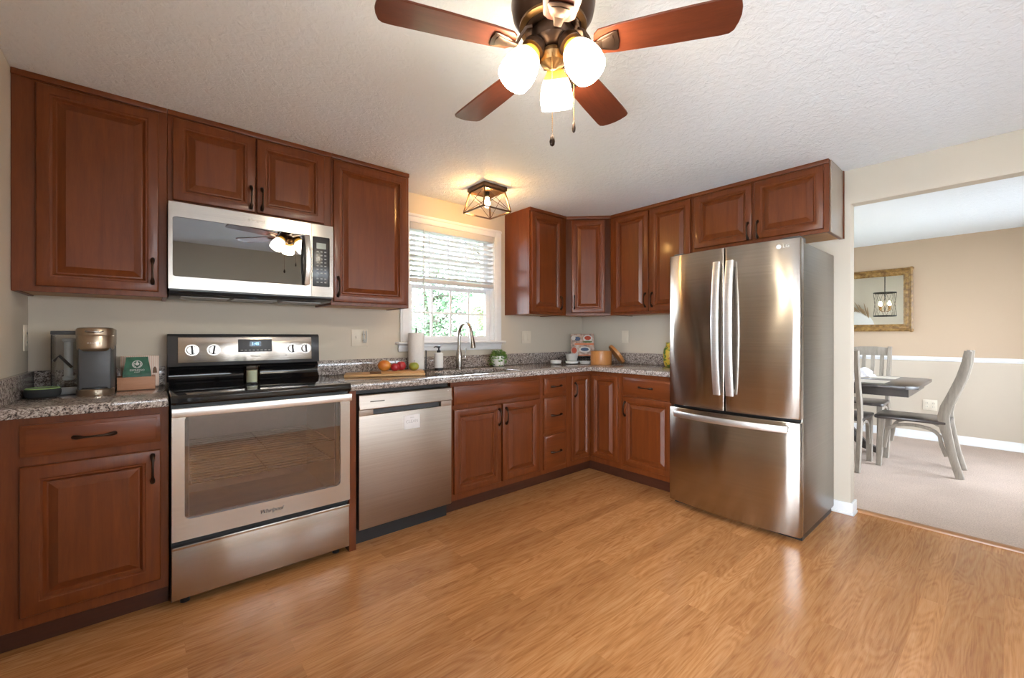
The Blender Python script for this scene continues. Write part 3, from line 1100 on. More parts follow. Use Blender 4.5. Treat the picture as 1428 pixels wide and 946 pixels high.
for k in range(4):
    B().lathe([(.018, 0), (.018, .022), (.012, .030)], 14, ((.05, -.58, 0), (RW - .05, -.58, 0), (.05, -.1, 0), (RW - .05, -.1, 0))[k]).obj('foot', 'black', t)
# oven door : stainless frame around the glass
gx0, gx1, gz0, gz1 = .045, .700, .388, .84


def frame_with_hole(x0, x1, z0, z1, hx0, hx1, hz0, hz1, r, y0, y1, n=5):
    """plate with a rounded rectangular hole, thickness y0 (back) to y1 (front)"""
    def outer():
        p = []
        for (cx, cz, sx, sz) in ((x1, z1, 1, 1), (x0, z1, -1, 1), (x0, z0, -1, -1), (x1, z0, 1, -1)):
            p += [(cx, cz)] * (n + 1)
        return p

    def inner():
        p = []
        for (cx, cz, a0) in ((hx1 - r, hz1 - r, 0), (hx0 + r, hz1 - r, 90), (hx0 + r, hz0 + r, 180), (hx1 - r, hz0 + r, 270)):
            for k in range(n + 1):
                a = R(a0 + 90 * k / n)
                p.append((cx + r * math.cos(a), cz + r * math.sin(a)))
        return p
    O, I = outer(), inner()
    bb = B()
    L = [[(u, y, v) for u, v in q] for q, y in ((O, y0), (O, y1), (I, y1), (I, y0))]
    tt = bmesh.new()
    vs = [[tt.verts.new(p) for p in l] for l in L]
    N = len(O)
    for a in range(4):
        A, C = vs[a], vs[(a + 1) % 4]
        for i in range(N):
            j = (i + 1) % N
            try:
                tt.faces.new((A[i], A[j], C[j], C[i]))
            except ValueError:
                pass
    bmesh.ops.remove_doubles(tt, verts=tt.verts[:], dist=1e-5)
    bmesh.ops.recalc_face_normals(tt, faces=tt.faces[:])
    bb._merge(tt)
    return bb


od = frame_with_hole(.001, RW - .002, .300, .868, gx0, gx1, gz0, gz1, .022, -.622, -.662).obj('oven_door', 'steel', t)
B().box(gx0 + .001, gx1 - .001, -.658, -.650, gz0 + .001, gz1 - .001).obj('window_glass', 'ovenglass', od, 'dark tinted oven window')
b = B()
hp = []
for k in range(15):
    s = -1 + k / 7
    hp.append(((RW - .004) / 2 + s * (RW - .006) / 2, -.692 - .010 * (1 - s * s), .856))
b.strap(hp, .036, .016, (0, 0, 1))
for xx in (.02, RW - .024):
    b.box(xx - .012, xx + .012, -.69, -.662, .845, .865, .003)
b.obj('handle', 'steel_bar', od)
text('brand_lettering', 'Whirlpool', .026, 'inkdark', od, front(.375, -.6625, .343), .0005, .35, .92)
dr = B().box(.001, RW - .002, -.655, -.622, .046, .274, .004)
dr.box(.001, RW - .002, -.660, -.652, .262, .276, .003)
dr.obj('storage_drawer', 'steel', t)
for zz in (.52, .62):
    b = B()
    for k in range(11):
        y = -.60 + k * .05
        b.tube([(.062, y, zz), (RW - .062, y, zz)], .0028, 6)
    for x in (.075, RW / 2, RW - .075):
        b.tube([(x, -.60, zz - .004), (x, -.10, zz - .004)], .003, 6)
    b.obj('oven_rack', 'chrome', t)
# cooktop
b = B()
b.prism([(-.665, .886), (-.672, .895), (-.672, .915), (-.664, .926), (-.055, .926), (-.055, .886)], 'x', -.001, RW + .001, .002)
b.obj('cooktop', 'blackgloss', t)
# control riser
b = B()
b.prism([(-.03, .926), (-.115, .926), (-.108, .936), (-.092, .948), (-.085, .965), (-.087, .985), (-.098, 1.000), (-.085, 1.012), (-.06, 1.020), (-.03, 1.02)], 'x', .004, RW - .004)
b.obj('vent_riser', 'blackgloss', t)
b = B()
b.prism([(-.012, .93), (-.029, .93), (-.029, 1.016), (-.090, 1.016), (-.082, 1.180), (-.070, 1.192), (-.012, 1.192)], 'x', -.002, RW + .005, .004)
bg = b.obj('control_panel', 'darkpanel', t)
tl = Matrix.Translation((0, -.090, 1.016)) @ Matrix.Rotation(R(2.8), 4, 'X').inverted()
# local plane of the tilted face: y 0 is the face, z runs up it
b = B()
b.box(.043, .710, -.003, .001, .020, .158, .0015, mat=tl)
b.obj('stainless_fascia', 'steel', bg)
for i, (kx, ka) in enumerate(((.103, 4), (.200, -8), (.598, 3), (.674, 5))):
    k0 = B()
    mm = tl @ Matrix.Translation((kx, -.003, .088)) @ Matrix.Rotation(R(90), 4, 'X')
    k0.lathe([(.031, 0), (.031, .001), (.0245, .0012), (.024, .012), (.0215, .017), (.006, .0172)], 28, mat=mm)
    kb = k0.obj('knob', 'nickel', bg)
    g0 = B()
    g0.box(-.0045, .0045, -.0225, .0225, .015, .026, .002, mat=mm @ Matrix.Rotation(R(ka), 4, 'Z'))
    g0.obj('knob_grip', 'black', kb)
b = B()
b.box(.315, .487, -.0048, -.002, .072, .146, .001, mat=tl)
ds = b.obj('display', 'greyplastic', bg)
b = B()
b.box(.372, .430, -.0056, -.0046, .104, .134, mat=tl)
b.obj('screen', 'lcdback', ds)
text('digits', '1:45', .022, 'lcd', ds, tl @ front(.401, -.006, .119), .0003)
b = B()
for k in range(8):
    b.box(.327 + k * .020, .339 + k * .020, -.0056, -.0046, .080, .085, mat=tl)
b.obj('touch_keys', 'lightgrey', ds)
text('brand_lettering', 'Whirlpool', .012, 'inkdark', bg, tl @ front(.401, -.0034, .047), .0003)
text('brand_lettering', 'o', .02, 'inkdark', bg, tl @ front(.563, -.0034, .050), .0003)

# ------------------------------------------------------------------ microwave
t = thing('microwave', 'over-the-range stainless microwave with dark glass door', 'microwave', (.498, 0, 1.372))
MW = .752
B().box(.002, MW - .002, -.352, -.002, .034, .449, .003).obj('body', 'darkpanel', t)
md = frame_with_hole(0, .632, .036, .450, .016, .616, .094, .380, .012, -.352, -.392)
md = md.obj('door', 'steel', t)
gl = B().box(.017, .615, -.388, -.380, .095, .379).obj('window_glass', 'mwglass', md, 'dark glass window of the microwave door')
B().box(.017, .615, -.372, -.360, .095, .379).obj('inner_screen', 'black', md)
b = B()
hp = [(.604, -.412 - .030 * (1 - (k / 6 - 1) ** 2), .100 + .275 * k / 12) for k in range(13)]
b.strap(hp, .026, .012, (1, 0, 0))
for zz in (.108, .367):
    b.box(.596, .612, -.412, -.392, zz - .01, zz + .01, .003)
b.obj('handle', 'steel_bar', md)
text('brand_lettering', 'Whirlpool', .018, 'inklight', md, front(.36, -.3926, .418), .0004, .3)
cp = frame_with_hole(.634, MW, .036, .450, .638, .732, .094, .380, .006, -.352, -.392).obj('control_frame', 'steel', t)
pn = B().box(.639, .731, -.389, -.36, .095, .379, .002).obj('control_pad', 'darkpanel', cp)
B().box(.660, .712, -.3905, -.388, .312, .345).obj('display', 'lcdgrey', pn)
b = B()
for r_ in range(9):
    for c_ in range(3):
        zz = .295 - r_ * .0205 - (.012 if r_ > 6 else 0)
        b.box(.661 + c_ * .021, .672 + c_ * .021, -.3900, -.3885, zz - .003, zz + .003)
b.obj('keypad', 'lightgrey', pn)
b = B()
b.prism([(-.385, .034), (-.385, .028), (-.345, .006), (-.06, .004), (-.06, .034)], 'x', .004, MW - .004)
un = b.obj('underside', 'darkpanel', t)
b = B()
for xx in (.05, .27, .50):
    b.box(xx, xx + .20, -.33, -.20, .0005, .0055, .001)
b.obj('grease_filter', 'lightgrey', un)

# ------------------------------------------------------------------ dishwasher
t = thing('dishwasher', 'stainless dishwasher with pocket handle under the countertop', 'dishwasher', (1.300, 0, 0))
b = B()
b.box(0, .615, -.565, -.01, .0, .872)
b.obj('body', 'black', t)
B().box(.004, .60, -.600, -.566, .855, .876).obj('top_gasket', 'black', t)
b = B()
b.prism([(-.567, .098), (-.628, .098), (-.632, .104), (-.632, .734), (-.567, .734)], 'x', .013, .612, .002)
b.prism([(-.567, .790), (-.640, .767), (-.644, .773), (-.634, .800), (-.634, .846), (-.628, .851), (-.567, .851)], 'x', .013, .612, .0015)
b.box(.013, .094, -.632, -.567, .733, .785, .001)
b.box(.535, .612, -.632, -.567, .733, .785, .001)
dd = b.obj('door', 'steel_dw', t)
B().box(.094, .535, -.602, -.568, .734, .790).obj('pocket_handle', 'greyplastic', dd, 'dark recessed pocket handle')
B().box(.075, .160, -.6350, -.6335, .808, .813).obj('badge', 'inkdark', dd)
B().lathe([(.004, 0), (.004, .001)], 12, mat=front(.585, -.634, .83)).obj('indicator', 'inklight', dd)
t2 = thing('magnet', 'white rectangular clean sign stuck on the dishwasher door', 'magnet', (1.632, -.6325, .665))
B().box(-.053, .053, -.003, -.0005, -.042, .042, .0012, 1).obj('plate', 'whitepaint', t2)
text('lettering', 'CLEAN', .026, 'inkgrey', t2, front(0, -.0033, .002), .0003)
text('small_lettering', 'dishes', .011, 'inkgrey', t2, front(0, -.0033, .026), .0003)

# ------------------------------------------------------------------ refrigerator
t = thing('refrigerator', 'stainless french-door refrigerator with bottom freezer drawer', 'refrigerator', (3.948, -1.409, 0), RR)
FW = .796
DF = -.742


def bowed(x0, x1, z0, z1, yb, yf, bulge, r=.010, edge=.006):
    """appliance door: gently bowed front, rounded edges"""
    n = 12
    pr = [(x0, yb), ]
    pts = []
    for k in range(n + 1):
        s = -1 + 2 * k / n
        x = x0 + r + (x1 - x0 - 2 * r) * k / n
        pts.append((x, yf - bulge * (1 - ((x - FW / 2) / (FW / 2)) ** 2)))
    pr += [(x0, pts[0][1] + r), (x0 + r * .3, pts[0][1] + r * .3)] + pts + [(x1 - r * .3, pts[-1][1] + r * .3), (x1, pts[-1][1] + r), (x1, yb)]
    bb = B()
    loops = []
    cx = (x0 + x1) / 2
    for z, ins in ((z0, edge), (z0 + edge * .3, edge * .3), (z0 + edge, 0), (z1 - edge, 0), (z1 - edge * .3, edge * .3), (z1, edge)):
        loops.append([(x + (ins if x < cx else -ins) * min(1, abs(x - cx) * 8), y + (ins if y < yb - .001 else 0), z) for x, y in pr])
    bb.rings(loops)
    return bb


b = B()
b.box(.004, FW - .004, -.668, -.01, .035, 1.722, .004)
b.obj('body', 'steel_side', t)
B().box(.01, FW - .01, -.66, -.05, .0, .036).obj('base_grille', 'black', t)
B().box(.012, FW - .012, -.676, -.665, .05, 1.70).obj('gasket', 'black', t)
d1 = bowed(0, .3905, .704, 1.741, -.676, DF + .020, .034).obj('door', 'steel_wavy', t)
d2 = bowed(.3945, FW, .704, 1.741, -.676, DF + .020, .034).obj('door', 'steel_wavy', t)
fz = bowed(0, FW, .034, .687, -.676, DF + .020, .034).obj('freezer_drawer', 'steel_wavy', t)
for dd, xx in ((d1, .358), (d2, .436)):
    b = B()
    hp = []
    for k in range(17):
        s = -1 + k / 8
        hp.append((xx + (.004 if xx > .4 else -.004) * 0, DF - .042 - .034 * (1 - s * s), 1.229 + s * .42))
    b.strap(hp, .044, .018, (1, 0, 0))
    for zz in (.83, 1.628):
        b.box(xx - .012, xx + .012, DF - .048, DF - .008, zz - .014, zz + .014, .004)
    b.obj('handle', 'steel_bar', dd)
b = B()
hp = []
for k in range(17):
    s = -1 + k / 8
    hp.append((.406 + s * .338, DF - .036 - .044 * (1 - s * s), .650))
b.strap(hp, .038, .018, (0, 0, 1))
for xx in (.085, .727):
    b.box(xx - .014, xx + .014, DF - .042, DF + .018, .638, .662, .004)
b.obj('handle', 'steel_bar', fz)
fl = lambda x: Matrix.Translation((x, DF + .020 - .034 * (1 - ((x - FW / 2) / (FW / 2)) ** 2) - .0006, 1.699)) @ Matrix.Rotation(math.atan(2 * .034 * (x - FW / 2) / (FW / 2) ** 2), 4, 'Z') @ Matrix.Rotation(R(90), 4, 'X')
text('brand_lettering', 'LG', .028, 'inklight', d2, fl(.726), .0008)
lg = B()
lg.lathe([(.013, 0), (.013, .0012)], 24, mat=fl(.690))
lg.obj('logo', 'inklight', d2)
b = B()
b.box(.03, .10, -.715, -.60, 1.723, 1.752, .004)
b.box(FW - .10, FW - .008, -.715, -.60, 1.723, 1.752, .004)
b.obj('hinge_cover', 'greyplastic', t)

# ------------------------------------------------------------------ window blind
t = thing('window_blind', 'white faux wood blind half raised over the sink window', 'blind', (1.932, 0, 1.60))
BW = .816
B().box(.004, BW - .004, -.012, .04, .402, .455, .003).obj('valance', 'blind', t)
b = B()
NS = 9
for k in range(NS):
    z = .045 + k * (.352 / NS)
    mm = Matrix.Translation((BW / 2, .014, z)) @ Matrix.Rotation(R(-12), 4, 'X')
    b.box(-BW / 2 + .008, BW / 2 - .008, -.025, .025, -.0015, .0015, mat=mm)
b.obj('slats', 'blind', t)
B().box(.006, BW - .006, -.012, .040, 0, .030, .004).obj('bottom_rail', 'blind', t)
b = B()
for xx in (.16, .41, .66):
    for yy in (-.0115, .0395):
        b.tube([(xx, yy, .03), (xx, yy, .41)], .0012, 5)
b.obj('ladder_cord', 'blind', t)
B().tube([(.115, -.020, .41), (.115, -.022, .0), (.116, -.022, -.36)], [.004, .0045, .005], 8).obj('tilt_wand', 'greyceramic', t, 'grey tilt wand')

# ------------------------------------------------------------------ wall plates
def plate(name, label, cat, loc, rz, w, h, kind, mat='almond'):
    r_ = thing(name, label, cat, loc, rz)
    B().box(-w / 2, w / 2, -.006, -.0005, -h / 2, h / 2, .002).obj('plate', mat, r_)
    xs = [0] if w < .09 else [-w / 4.4, w / 4.4]
    for i, x in enumerate(xs):
        k = kind[i]
        if k == 'o':
            for dz in (-.021, .021):
                oo = B().lathe([(.017, 0), (.017, .002)], 20, mat=front(x, -.006, dz)).obj('socket', mat, r_)
                s = B()
                s.box(x - .0075, x - .0055, -.0086, -.0078, dz - .004, dz + .006)
                s.box(x + .0055, x + .0075, -.0086, -.0078, dz - .004, dz + .006)
                s.obj('slot', 'inkdark', oo)
        elif k == 's':
            B().box(x - .005, x + .005, -.016, -.006, -.004, .012, .002).obj('toggle', mat, r_)
        else:
            B().box(x - .016, x + .016, -.009, -.006, -.033, .033, .002).obj('rocker', mat, r_)
    return r_


plate('wall_outlet', 'almond duplex outlet on the side wall above the coffee counter', 'outlet', (0, -.075, 1.172), R(90), .075, .118, 'o')
plate('switch_plate', 'almond double plate between range and window', 'switch plate', (1.553, 0, 1.168), 0, .116, .116, 'so')
t = thing('plug_in', 'small clear plug-in device in the plate next to the range', 'air freshener', (1.583, -.0088, 1.168))
b = B()
b.tube([(-.010, -.012, .05), (-.010, -.020, .0), (-.004, -.022, -.03), (.004, -.022, -.03), (.010, -.020, .0), (.010, -.012, .05)], .0045, 8)
b.box(-.011, .011, -.014, -.0005, -.035, -.012, .003)
b.obj('body', 'greyceramic', t)
plate('switch_plate', 'almond double rocker plate between window and corner', 'switch plate', (3.140, 0, 1.168), 0, .116, .118, 'rr')
plate('wall_outlet', 'pale outlet on the wall behind the round wooden box', 'outlet', (W, -.545, 1.172), RR, .075, .118, 'r')
plate('wall_outlet', 'almond double outlet low on the dining room wall', 'outlet', (XF, -2.394, .404), RR, .116, .118, 'oo')

# ------------------------------------------------------------------ faucet, soap, towels, plant
CT = .9185
t = thing('faucet', 'brushed nickel gooseneck pull-down faucet behind the sink', 'faucet', (2.302, -.125, CT))
b = B()
b.lathe([(.029, 0), (.029, .004), (.025, .008), (.026, .05), (.0265, .09), (.022, .13), (.015, .165), (.0125, .19)], 24)
b.obj('base', 'nickel', t)
b = B()
pts = [(0, 0, .185), (0, 0, .26)]
for k in range(13):
    a = PI * k / 12 * .94
    pts.append((0 + .0 * k, -.085 + .085 * math.cos(a), .275 + .088 * math.sin(a)))
pts.append((0, -.180, .235))
b.tube(pts, .0140, 14)
b.obj('neck', 'nickel', t)
b = B()
b.tube([(0, -.176, .262), (0, -.182, .230), (0, -.190, .185), (0, -.192, .170)], [.0145, .017, .021, .0215], 16)
sp = b.obj('spray_head', 'nickel', t)
b = B()
b.tube([(0.02, 0, .075), (.055, -.004, .078)], [.012, .011], 12)
b.tube([(.052, -.004, .078), (.057, -.006, .10), (.058, -.012, .165)], [.008, .006, .0055], 10)
b.obj('lever', 'nickel', t)

t = thing('soap_dispenser', 'white ribbed soap dispenser with black pump beside the faucet', 'soap dispenser', (2.112, -.135, CT))
B().lathe([(.034, 0), (.034, .017), (.031, .019)], 24).obj('base_ring', 'black', t)
b = B()
pr = [(.034, .0195)]
for k in range(11):
    pr += [(.0345, .022 + k * .0095), (.0335, .027 + k * .0095)]
pr += [(.033, .128), (.026, .134), (.016, .136)]
b.lathe(pr, 28)
b.obj('bottle', 'white', t)
b = B()
b.lathe([(.015, .136), (.015, .150), (.006, .156), (.006, .170), (.012, .172), (.012, .184), (.003, .186)], 16)
b.tube([(0, 0, .178), (-.03, .003, .180), (-.040, .005, .175)], [.005, .004, .0035], 8)
b.obj('pump', 'black', t)

t = thing('paper_towel_holder', 'black upright paper towel holder on the counter by the window', 'holder', (1.935, -.110, CT))
B().lathe([(.078, 0), (.078, .010), (.07, .014)], 32).obj('base', 'black', t)
B().tube([(0, 0, .012), (0, 0, .318), (0, 0, .322)], [.006, .006, .002], 10).obj('post', 'greyplastic', t)
B().tube([(.068, -.025, .012), (.068, -.025, .150), (.066, -.024, .156)], [.005, .005, .002], 8).obj('side_arm', 'black', t)
b = B()
b.lathe([(.020, .015), (.056, .015), (.0575, .02), (.0575, .281), (.056, .285), (.020, .285)], 36, cap0=False, cap1=False)
b.lathe([(.020, .015), (.020, .285)], 24, cap0=False, cap1=False)
o = b.obj('paper_towel_roll', 'paper')
o.location = t.location
tag(o, 'white paper towel roll standing on the black holder', 'paper towels')


def leaf_sprays(b, rnd, n, L, r0, s):
    for k in range(n):
        a = 2 * PI * k / n + rnd.uniform(-.3, .3)
        out = rnd.uniform(.5, 1.0)
        drop = rnd.uniform(-.9, .5)
        pts = []
        for q in range(6):
            f = q / 5
            pts.append(Vector((math.cos(a) * (r0 + L * out * f * .55), math.sin(a) * (r0 + L * out * f * .55), .09 + L * (.55 * f - .85 * f * f * (1 - drop * .6)))))
        b.tube(pts, .0011, 4)
        for q in range(1, 6):
            for sd in (-1, 1):
                c = pts[q]
                d = Vector((math.cos(a + sd * 1.2), math.sin(a + sd * 1.2), rnd.uniform(-.2, .6))).normalized()
                w = d.orthogonal().normalized() * s * .42
                tip = c + d * s
                mid = c + d * s * .5 + Vector((0, 0, s * .12))
                t_ = bmesh.new()
                v = [t_.verts.new(p) for p in (c, mid + w, tip, mid - w)]
                t_.faces.new((v[0], v[1], v[2]))
                t_.faces.new((v[0], v[2], v[3]))
                b._merge(t_)


t = thing('potted_plant', 'small trailing green plant in a white ribbed pot beside the sink', 'plant', (2.700, -.128, CT))
b = B()
b.lathe([(.036, 0), (.046, .004), (.056, .035), (.060, .065), (.056, .092), (.050, .093), (.050, .080), (.01, .078)], 28)
b.obj('pot', 'white', t)
b = B()
rnd = random.Random(4)
leaf_sprays(b, rnd, 26, .11, .022, .022)
leaf_sprays(b, rnd, 14, .07, .005, .022)
for k in range(260):
    d = Vector((rnd.gauss(0, 1), rnd.gauss(0, 1), abs(rnd.gauss(0, 1)) - .25)).normalized() * rnd.uniform(.6, 1)
    c = Vector((d.x * .066, d.y * .066, .098 + d.z * .052))
    u = Vector((d.x + rnd.uniform(-.5, .5), d.y + rnd.uniform(-.5, .5), d.z + rnd.uniform(-.6, .4))).normalized() * .013
    w = u.orthogonal().normalized() * .006
    q = [b.bm.verts.new(p) for p in (c - u, c + w, c + u, c - w)]
    b.bm.faces.new(q)
b.obj('foliage', 'leaf', t)

# ------------------------------------------------------------------ cutting boards and fruit
BA = R(-22)
bo = Matrix.Rotation(BA, 4, 'Z')


def onboard(u, v, z):
    """point on the big board: u along its front edge, v back from it"""
    p = bo @ Vector((u, v, 0))
    return (1.355 + p.x, -.262 + p.y, z)


t = B()
t.prism([(0, 0), (.505, 0), (.505, .205), (0, .205)], 'z', 0, .017, .004)
o = t.obj('cutting_board', 'board', None, loc=(1.355, -.262, CT), rot=(0, 0, BA))
tag(o, 'larger pale bamboo cutting board lying on the counter, lowest of the two', 'cutting board')
t = thing('cutting_board', 'smaller board with dark walnut end on top of the large board', 'cutting board', onboard(.155, .012, CT + .0175), BA)
B().prism([(.07, 0), (.345, 0), (.345, .150), (.07, .150)], 'z', 0, .013, .003).obj('board', 'board2', t)
B().prism([(0, .02), (.0695, 0), (.0695, .150), (0, .13)], 'z', 0, .013, .003).obj('dark_end', 'walnut', t, 'dark walnut end piece')
FZ = CT + .031


def fruit(name, label, cat, uv, r, mt, sx=1, sy=1, sz=1, kind='apple', rz=0.0):
    root = thing(name, label, cat, onboard(uv[0], uv[1], FZ), rz)
    b = B()
    if kind == 'apple':
        pr = []
        for k in range(17):
            a = PI * k / 16
            rr = r * math.sin(a) ** .9 * (1 + .06 * math.cos(a))
            zz = r * sz - r * sz * math.cos(a)
            if k > 12:
                zz -= r * .16 * ((k - 12) / 4) ** 2
            pr.append((rr, zz))
        b.lathe(pr, 24)
        b.obj('flesh', mt, root)
        B().tube([(0, 0, 2 * r * sz - r * .2), (.002, 0, 2 * r * sz + .004), (.005, 0, 2 * r * sz + .012)], [.0012, .0012, .0016], 6).obj('stem', 'stemwood', root)
    else:
        b.ball((0, 0, r * sz), r, sx, sy, sz, 24)
        b.obj('flesh', mt, root)
        B().tube([(-r * sx * .96, 0, r * sz), (-r * sx * 1.04, 0, r * sz + .003)], [.003, .002], 6).obj('stem', 'stemwood', root)
    return root


fruit('mango', 'orange mango at the dark end of the small board', 'fruit', (.245, .060), .036, 'mango', 1.18, 1.0, 1.0, 'mango', R(-30))
fruit('apple', 'smaller red apple in front, next to the mango', 'fruit', (.312, .050), .0295, 'redfruit', sz=.9)
fruit('apple', 'bigger red apple behind the smaller red one', 'fruit', (.355, .108), .034, 'redfruit', sz=.9)
fruit('apple', 'green apple with yellow blush on the end of the board', 'fruit', (.435, .055), .034, 'greenfruit', sz=.84)

# ------------------------------------------------------------------ corner items
t = thing('lidded_dish', 'small white covered dish on the counter near the corner', 'dish', (3.345, -.190, CT))
b = B()
b.lathe([(.040, 0), (.050, .004), (.052, .022), (.045, .022)], 28)
b.obj('dish', 'white', t)
B().lathe([(.054, .0225), (.054, .028), (.046, .034), (.012, .036)], 28).obj('lid', 'white', t)
o = B().lathe([(.040, 0), (.058, .006), (.062, .020), (.062, .026), (.052, .026), (.048, .010)], 28).obj('saucer', 'white', None, loc=(3.45, -.30, CT))
tag(o, 'white shallow dish under the grey-white bowl', 'dish')
b = B()
b.lathe([(.036, 0), (.046, .004), (.060, .062), (.063, .066), (.060, .067), (.044, .010), (.01, .008)], 32)
o = b.obj('bowl', 'greyceramic', None, loc=(3.45, -.30, CT + .0265))
tag(o, 'pale grey bowl set on the white dish, before the cookbook', 'bowl')
b = B()
b.lathe([(.034, 0), (.046, .004), (.053, .024), (.056, .028), (.052, .028), (.044, .010), (.01, .008)], 28)
o = b.obj('bowl', 'greyceramic', None, loc=(3.515, -.405, CT))
tag(o, 'low grey-green bowl between white dish and round wooden box', 'bowl')

# cookbook on its stand
CB = R(-43)
t = thing('book_stand', 'small black easel holding the cookbook in the corner', 'stand', (3.76, -.165, CT), CB)
b = B()
for x in (-.07, .07):
    b.tube([(x, -.045, .004), (x, -.02, .055), (x, .045, .26)], .004, 8)
    b.tube([(x, .10, .004), (x, .045, .25)], .004, 8)
    b.tube([(x, -.022, .050), (x, -.050, .046), (x, -.052, .060)], .0035, 8)
b.tube([(-.09, -.024, .050), (.09, -.024, .050)], .0045, 8)
b.obj('frame', 'iron', t)
t = thing('cookbook', 'open-faced cookbook with food photographs leaning on the black stand', 'book', (3.76, -.165, CT), CB)
tilt = Matrix.Translation((0, -.032, .0555)) @ Matrix.Rotation(R(-17), 4, 'X')
b = B()
b.box(-.118, .118, -.012, 0, 0, .235, .002, mat=tilt)
b.obj('cover', 'bookcover', t)
PH = [('foodblue', -.050, .182, .032, .022), ('foodpale', -.090, .190, .022, .024), ('foodpale', .055, .185, .048, .036), ('foodred', .055, .190, .033, .022),
      ('foodpale', .02, .068, .058, .032), ('foodblue', .02, .070, .040, .018), ('foodgreen', .05, .150, .05, .010), ('foodred', -.085, .06, .026, .03)]
for i, (mt, x, z, rx, rz_) in enumerate(PH):
    b = B()
    mm = tilt @ Matrix.Translation((x, -.0122 - .0004 * (i + 1), z)) @ Matrix.Rotation(R(90), 4, 'X') @ Matrix.Diagonal((rx, rz_, 1, 1))
    b.lathe([(1, 0), (1, .0004)], 24, mat=mm)
    b.obj('cover_picture', mt, t)
b = B()
b.box(-.08, .112, -.0138, -.0120, .118, .134, mat=tilt)
b.box(-.112, .112, -.0134, -.0118, .004, .016, mat=tilt)
b.obj('title_band', 'foodorange', t)

t = thing('round_wooden_box', 'round orange bentwood box open on the counter by the wall', 'box', (3.585, -.535, CT))
b = B()
b.lathe([(.093, 0), (.096, .003), (.096, .122), (.094, .124), (.089, .124), (.089, .008), (.01, .006)], 40)
b.obj('box', 'bentwood', t)
b = B()
b.box(-.012, .012, -.0985, -.0955, .004, .120, .001, mat=Matrix.Rotation(R(-50), 4, 'Z'))
b.obj('seam_strip', 'bentwood', t)
# lid leaning on the box
sr = Vector((.761, -.648, 0))
ax = (sr * .80 + Vector((0, 0, .60))).normalized()
cc = Vector((3.585, -.535, 0)) + sr * .142 + Vector((0, 0, CT + .0925))
lm = Matrix.Translation(cc) @ ax.to_track_quat('Z', 'Y').to_matrix().to_4x4()
b = B()
b.lathe([(.02, -.013), (.092, -.013), (.100, -.012), (.101, .010), (.098, .014), (.02, .014)], 40)
o = b.obj('box_lid', 'bentwood')
o.matrix_world = lm
tag(o, 'round bentwood lid leaning against the wooden box', 'lid')

t = thing('vase', 'yellow and green patterned vase half hidden by the refrigerator', 'vase', (3.815, -1.085, CT))
b = B()
b.lathe([(.035, 0), (.042, .004), (.052, .04), (.056, .10), (.050, .15), (.034, .175), (.030, .19), (.034, .205), (.028, .205), (.024, .18)], 28)
b.obj('body', 'sunyellow', t)

# ------------------------------------------------------------------ coffee corner
CHM = flat('champagne_steel', (0.46, 0.37, 0.28), 0.28, 1.0)
t = thing('coffee_maker', 'bronze and black pod coffee maker with clear water tank', 'coffee maker', (.248, -.318, CT))
b = B()
b.prism([(-.057, .225), (-.058, .0), (-.050, -.038), (.050, -.038), (.058, .0), (.057, .225)], 'z', .0, .215, .005)
b.obj('body', 'greyplastic', t)
b = B()
b.lathe([(.060, 0), (.062, .006), (.062, .026), (.058, .030)], 40)
b.obj('drip_base', CHM, t)
B().lathe([(.056, .0305), (.056, .036), (.04, .038)], 40).obj('drip_tray', 'black', t)
b = B()
b.lathe([(.053, .196), (.060, .205), (.061, .210), (.061, .262), (.060, .264)], 40)
hd = b.obj('brew_head', CHM, t)
b = B()
b.lathe([(.062, .265), (.063, .268), (.0625, .290), (.058, .298), (.04, .3015), (.01, .302)], 40)
b.obj('lid', CHM, hd)
B().prism([(-.058, .222), (-.060, .05), (.060, .05), (.058, .222)], 'z', .2155, .296, .005).obj('rear_cover', CHM, hd)
b = B()
b.tube([(-.028, -.060, .284), (-.018, -.066, .281), (.018, -.066, .281), (.028, -.060, .284)], [.003, .005, .005, .003], 10)
b.obj('lid_handle', 'nickel', hd)
text('brand_lettering', 'KEURIG', .0105, 'inklight', hd, front(0, -.0622, .232), .0012, 0, 1.3)
b = B()
TK = [(-.150, .235), (-.150, .105), (-.064, .105), (-.064, .235)]
b.rings([[(x, y, .032) for x, y in TK], [(x, y, .268) for x, y in TK], [(x * .96 - .004, .170 + (y - .170) * .93, .268) for x, y in TK], [(x * .96 - .004, .170 + (y - .170) * .93, .036) for x, y in TK]])
b.obj('water_tank', 'tank', t)
b = B()
b.box(-.152, -.062, .103, .237, .2685, .286, .004)
b.obj('tank_lid', 'greyplastic', t)
b = B()
b.box(-.148, -.064, .107, .233, 0, .0315, .003)
b.obj('tank_base', 'lightgrey', t)
b = B()
b.tube([(-.142, .112, .15), (-.125, .112, .175), (-.085, .112, .12)], [.006, .006, .006], 8)
b.obj('float_arm', 'black', t)
b = B()
b.lathe([(.014, .060), (.020, .064), (.020, .075), (.015, .080), (.015, .235), (.021, .240), (.021, .250), (.012, .254)], 20, (-.100, .150, 0))
b.obj('filter_tube', 'greyceramic', t)
t = thing('smart_speaker', 'flat round black speaker with pale green ring on the coffee counter', 'speaker', (.084, -.285, CT))
B().lathe([(0.0420, 0), (0.0521, .006), (0.0554, .018), (0.0554, .030), (0.0529, .038)], 36).obj('body', 'fabricblack', t)
B().lathe([(0.0525, .038), (0.0504, .0415), (0.0454, .0415), (0.0445, .038)], 36).obj('light_ring', 'greenglow', t)
B().lathe([(0.0445, .038), (0.0420, .040), (0.0042, .040)], 36).obj('top', 'black', t)

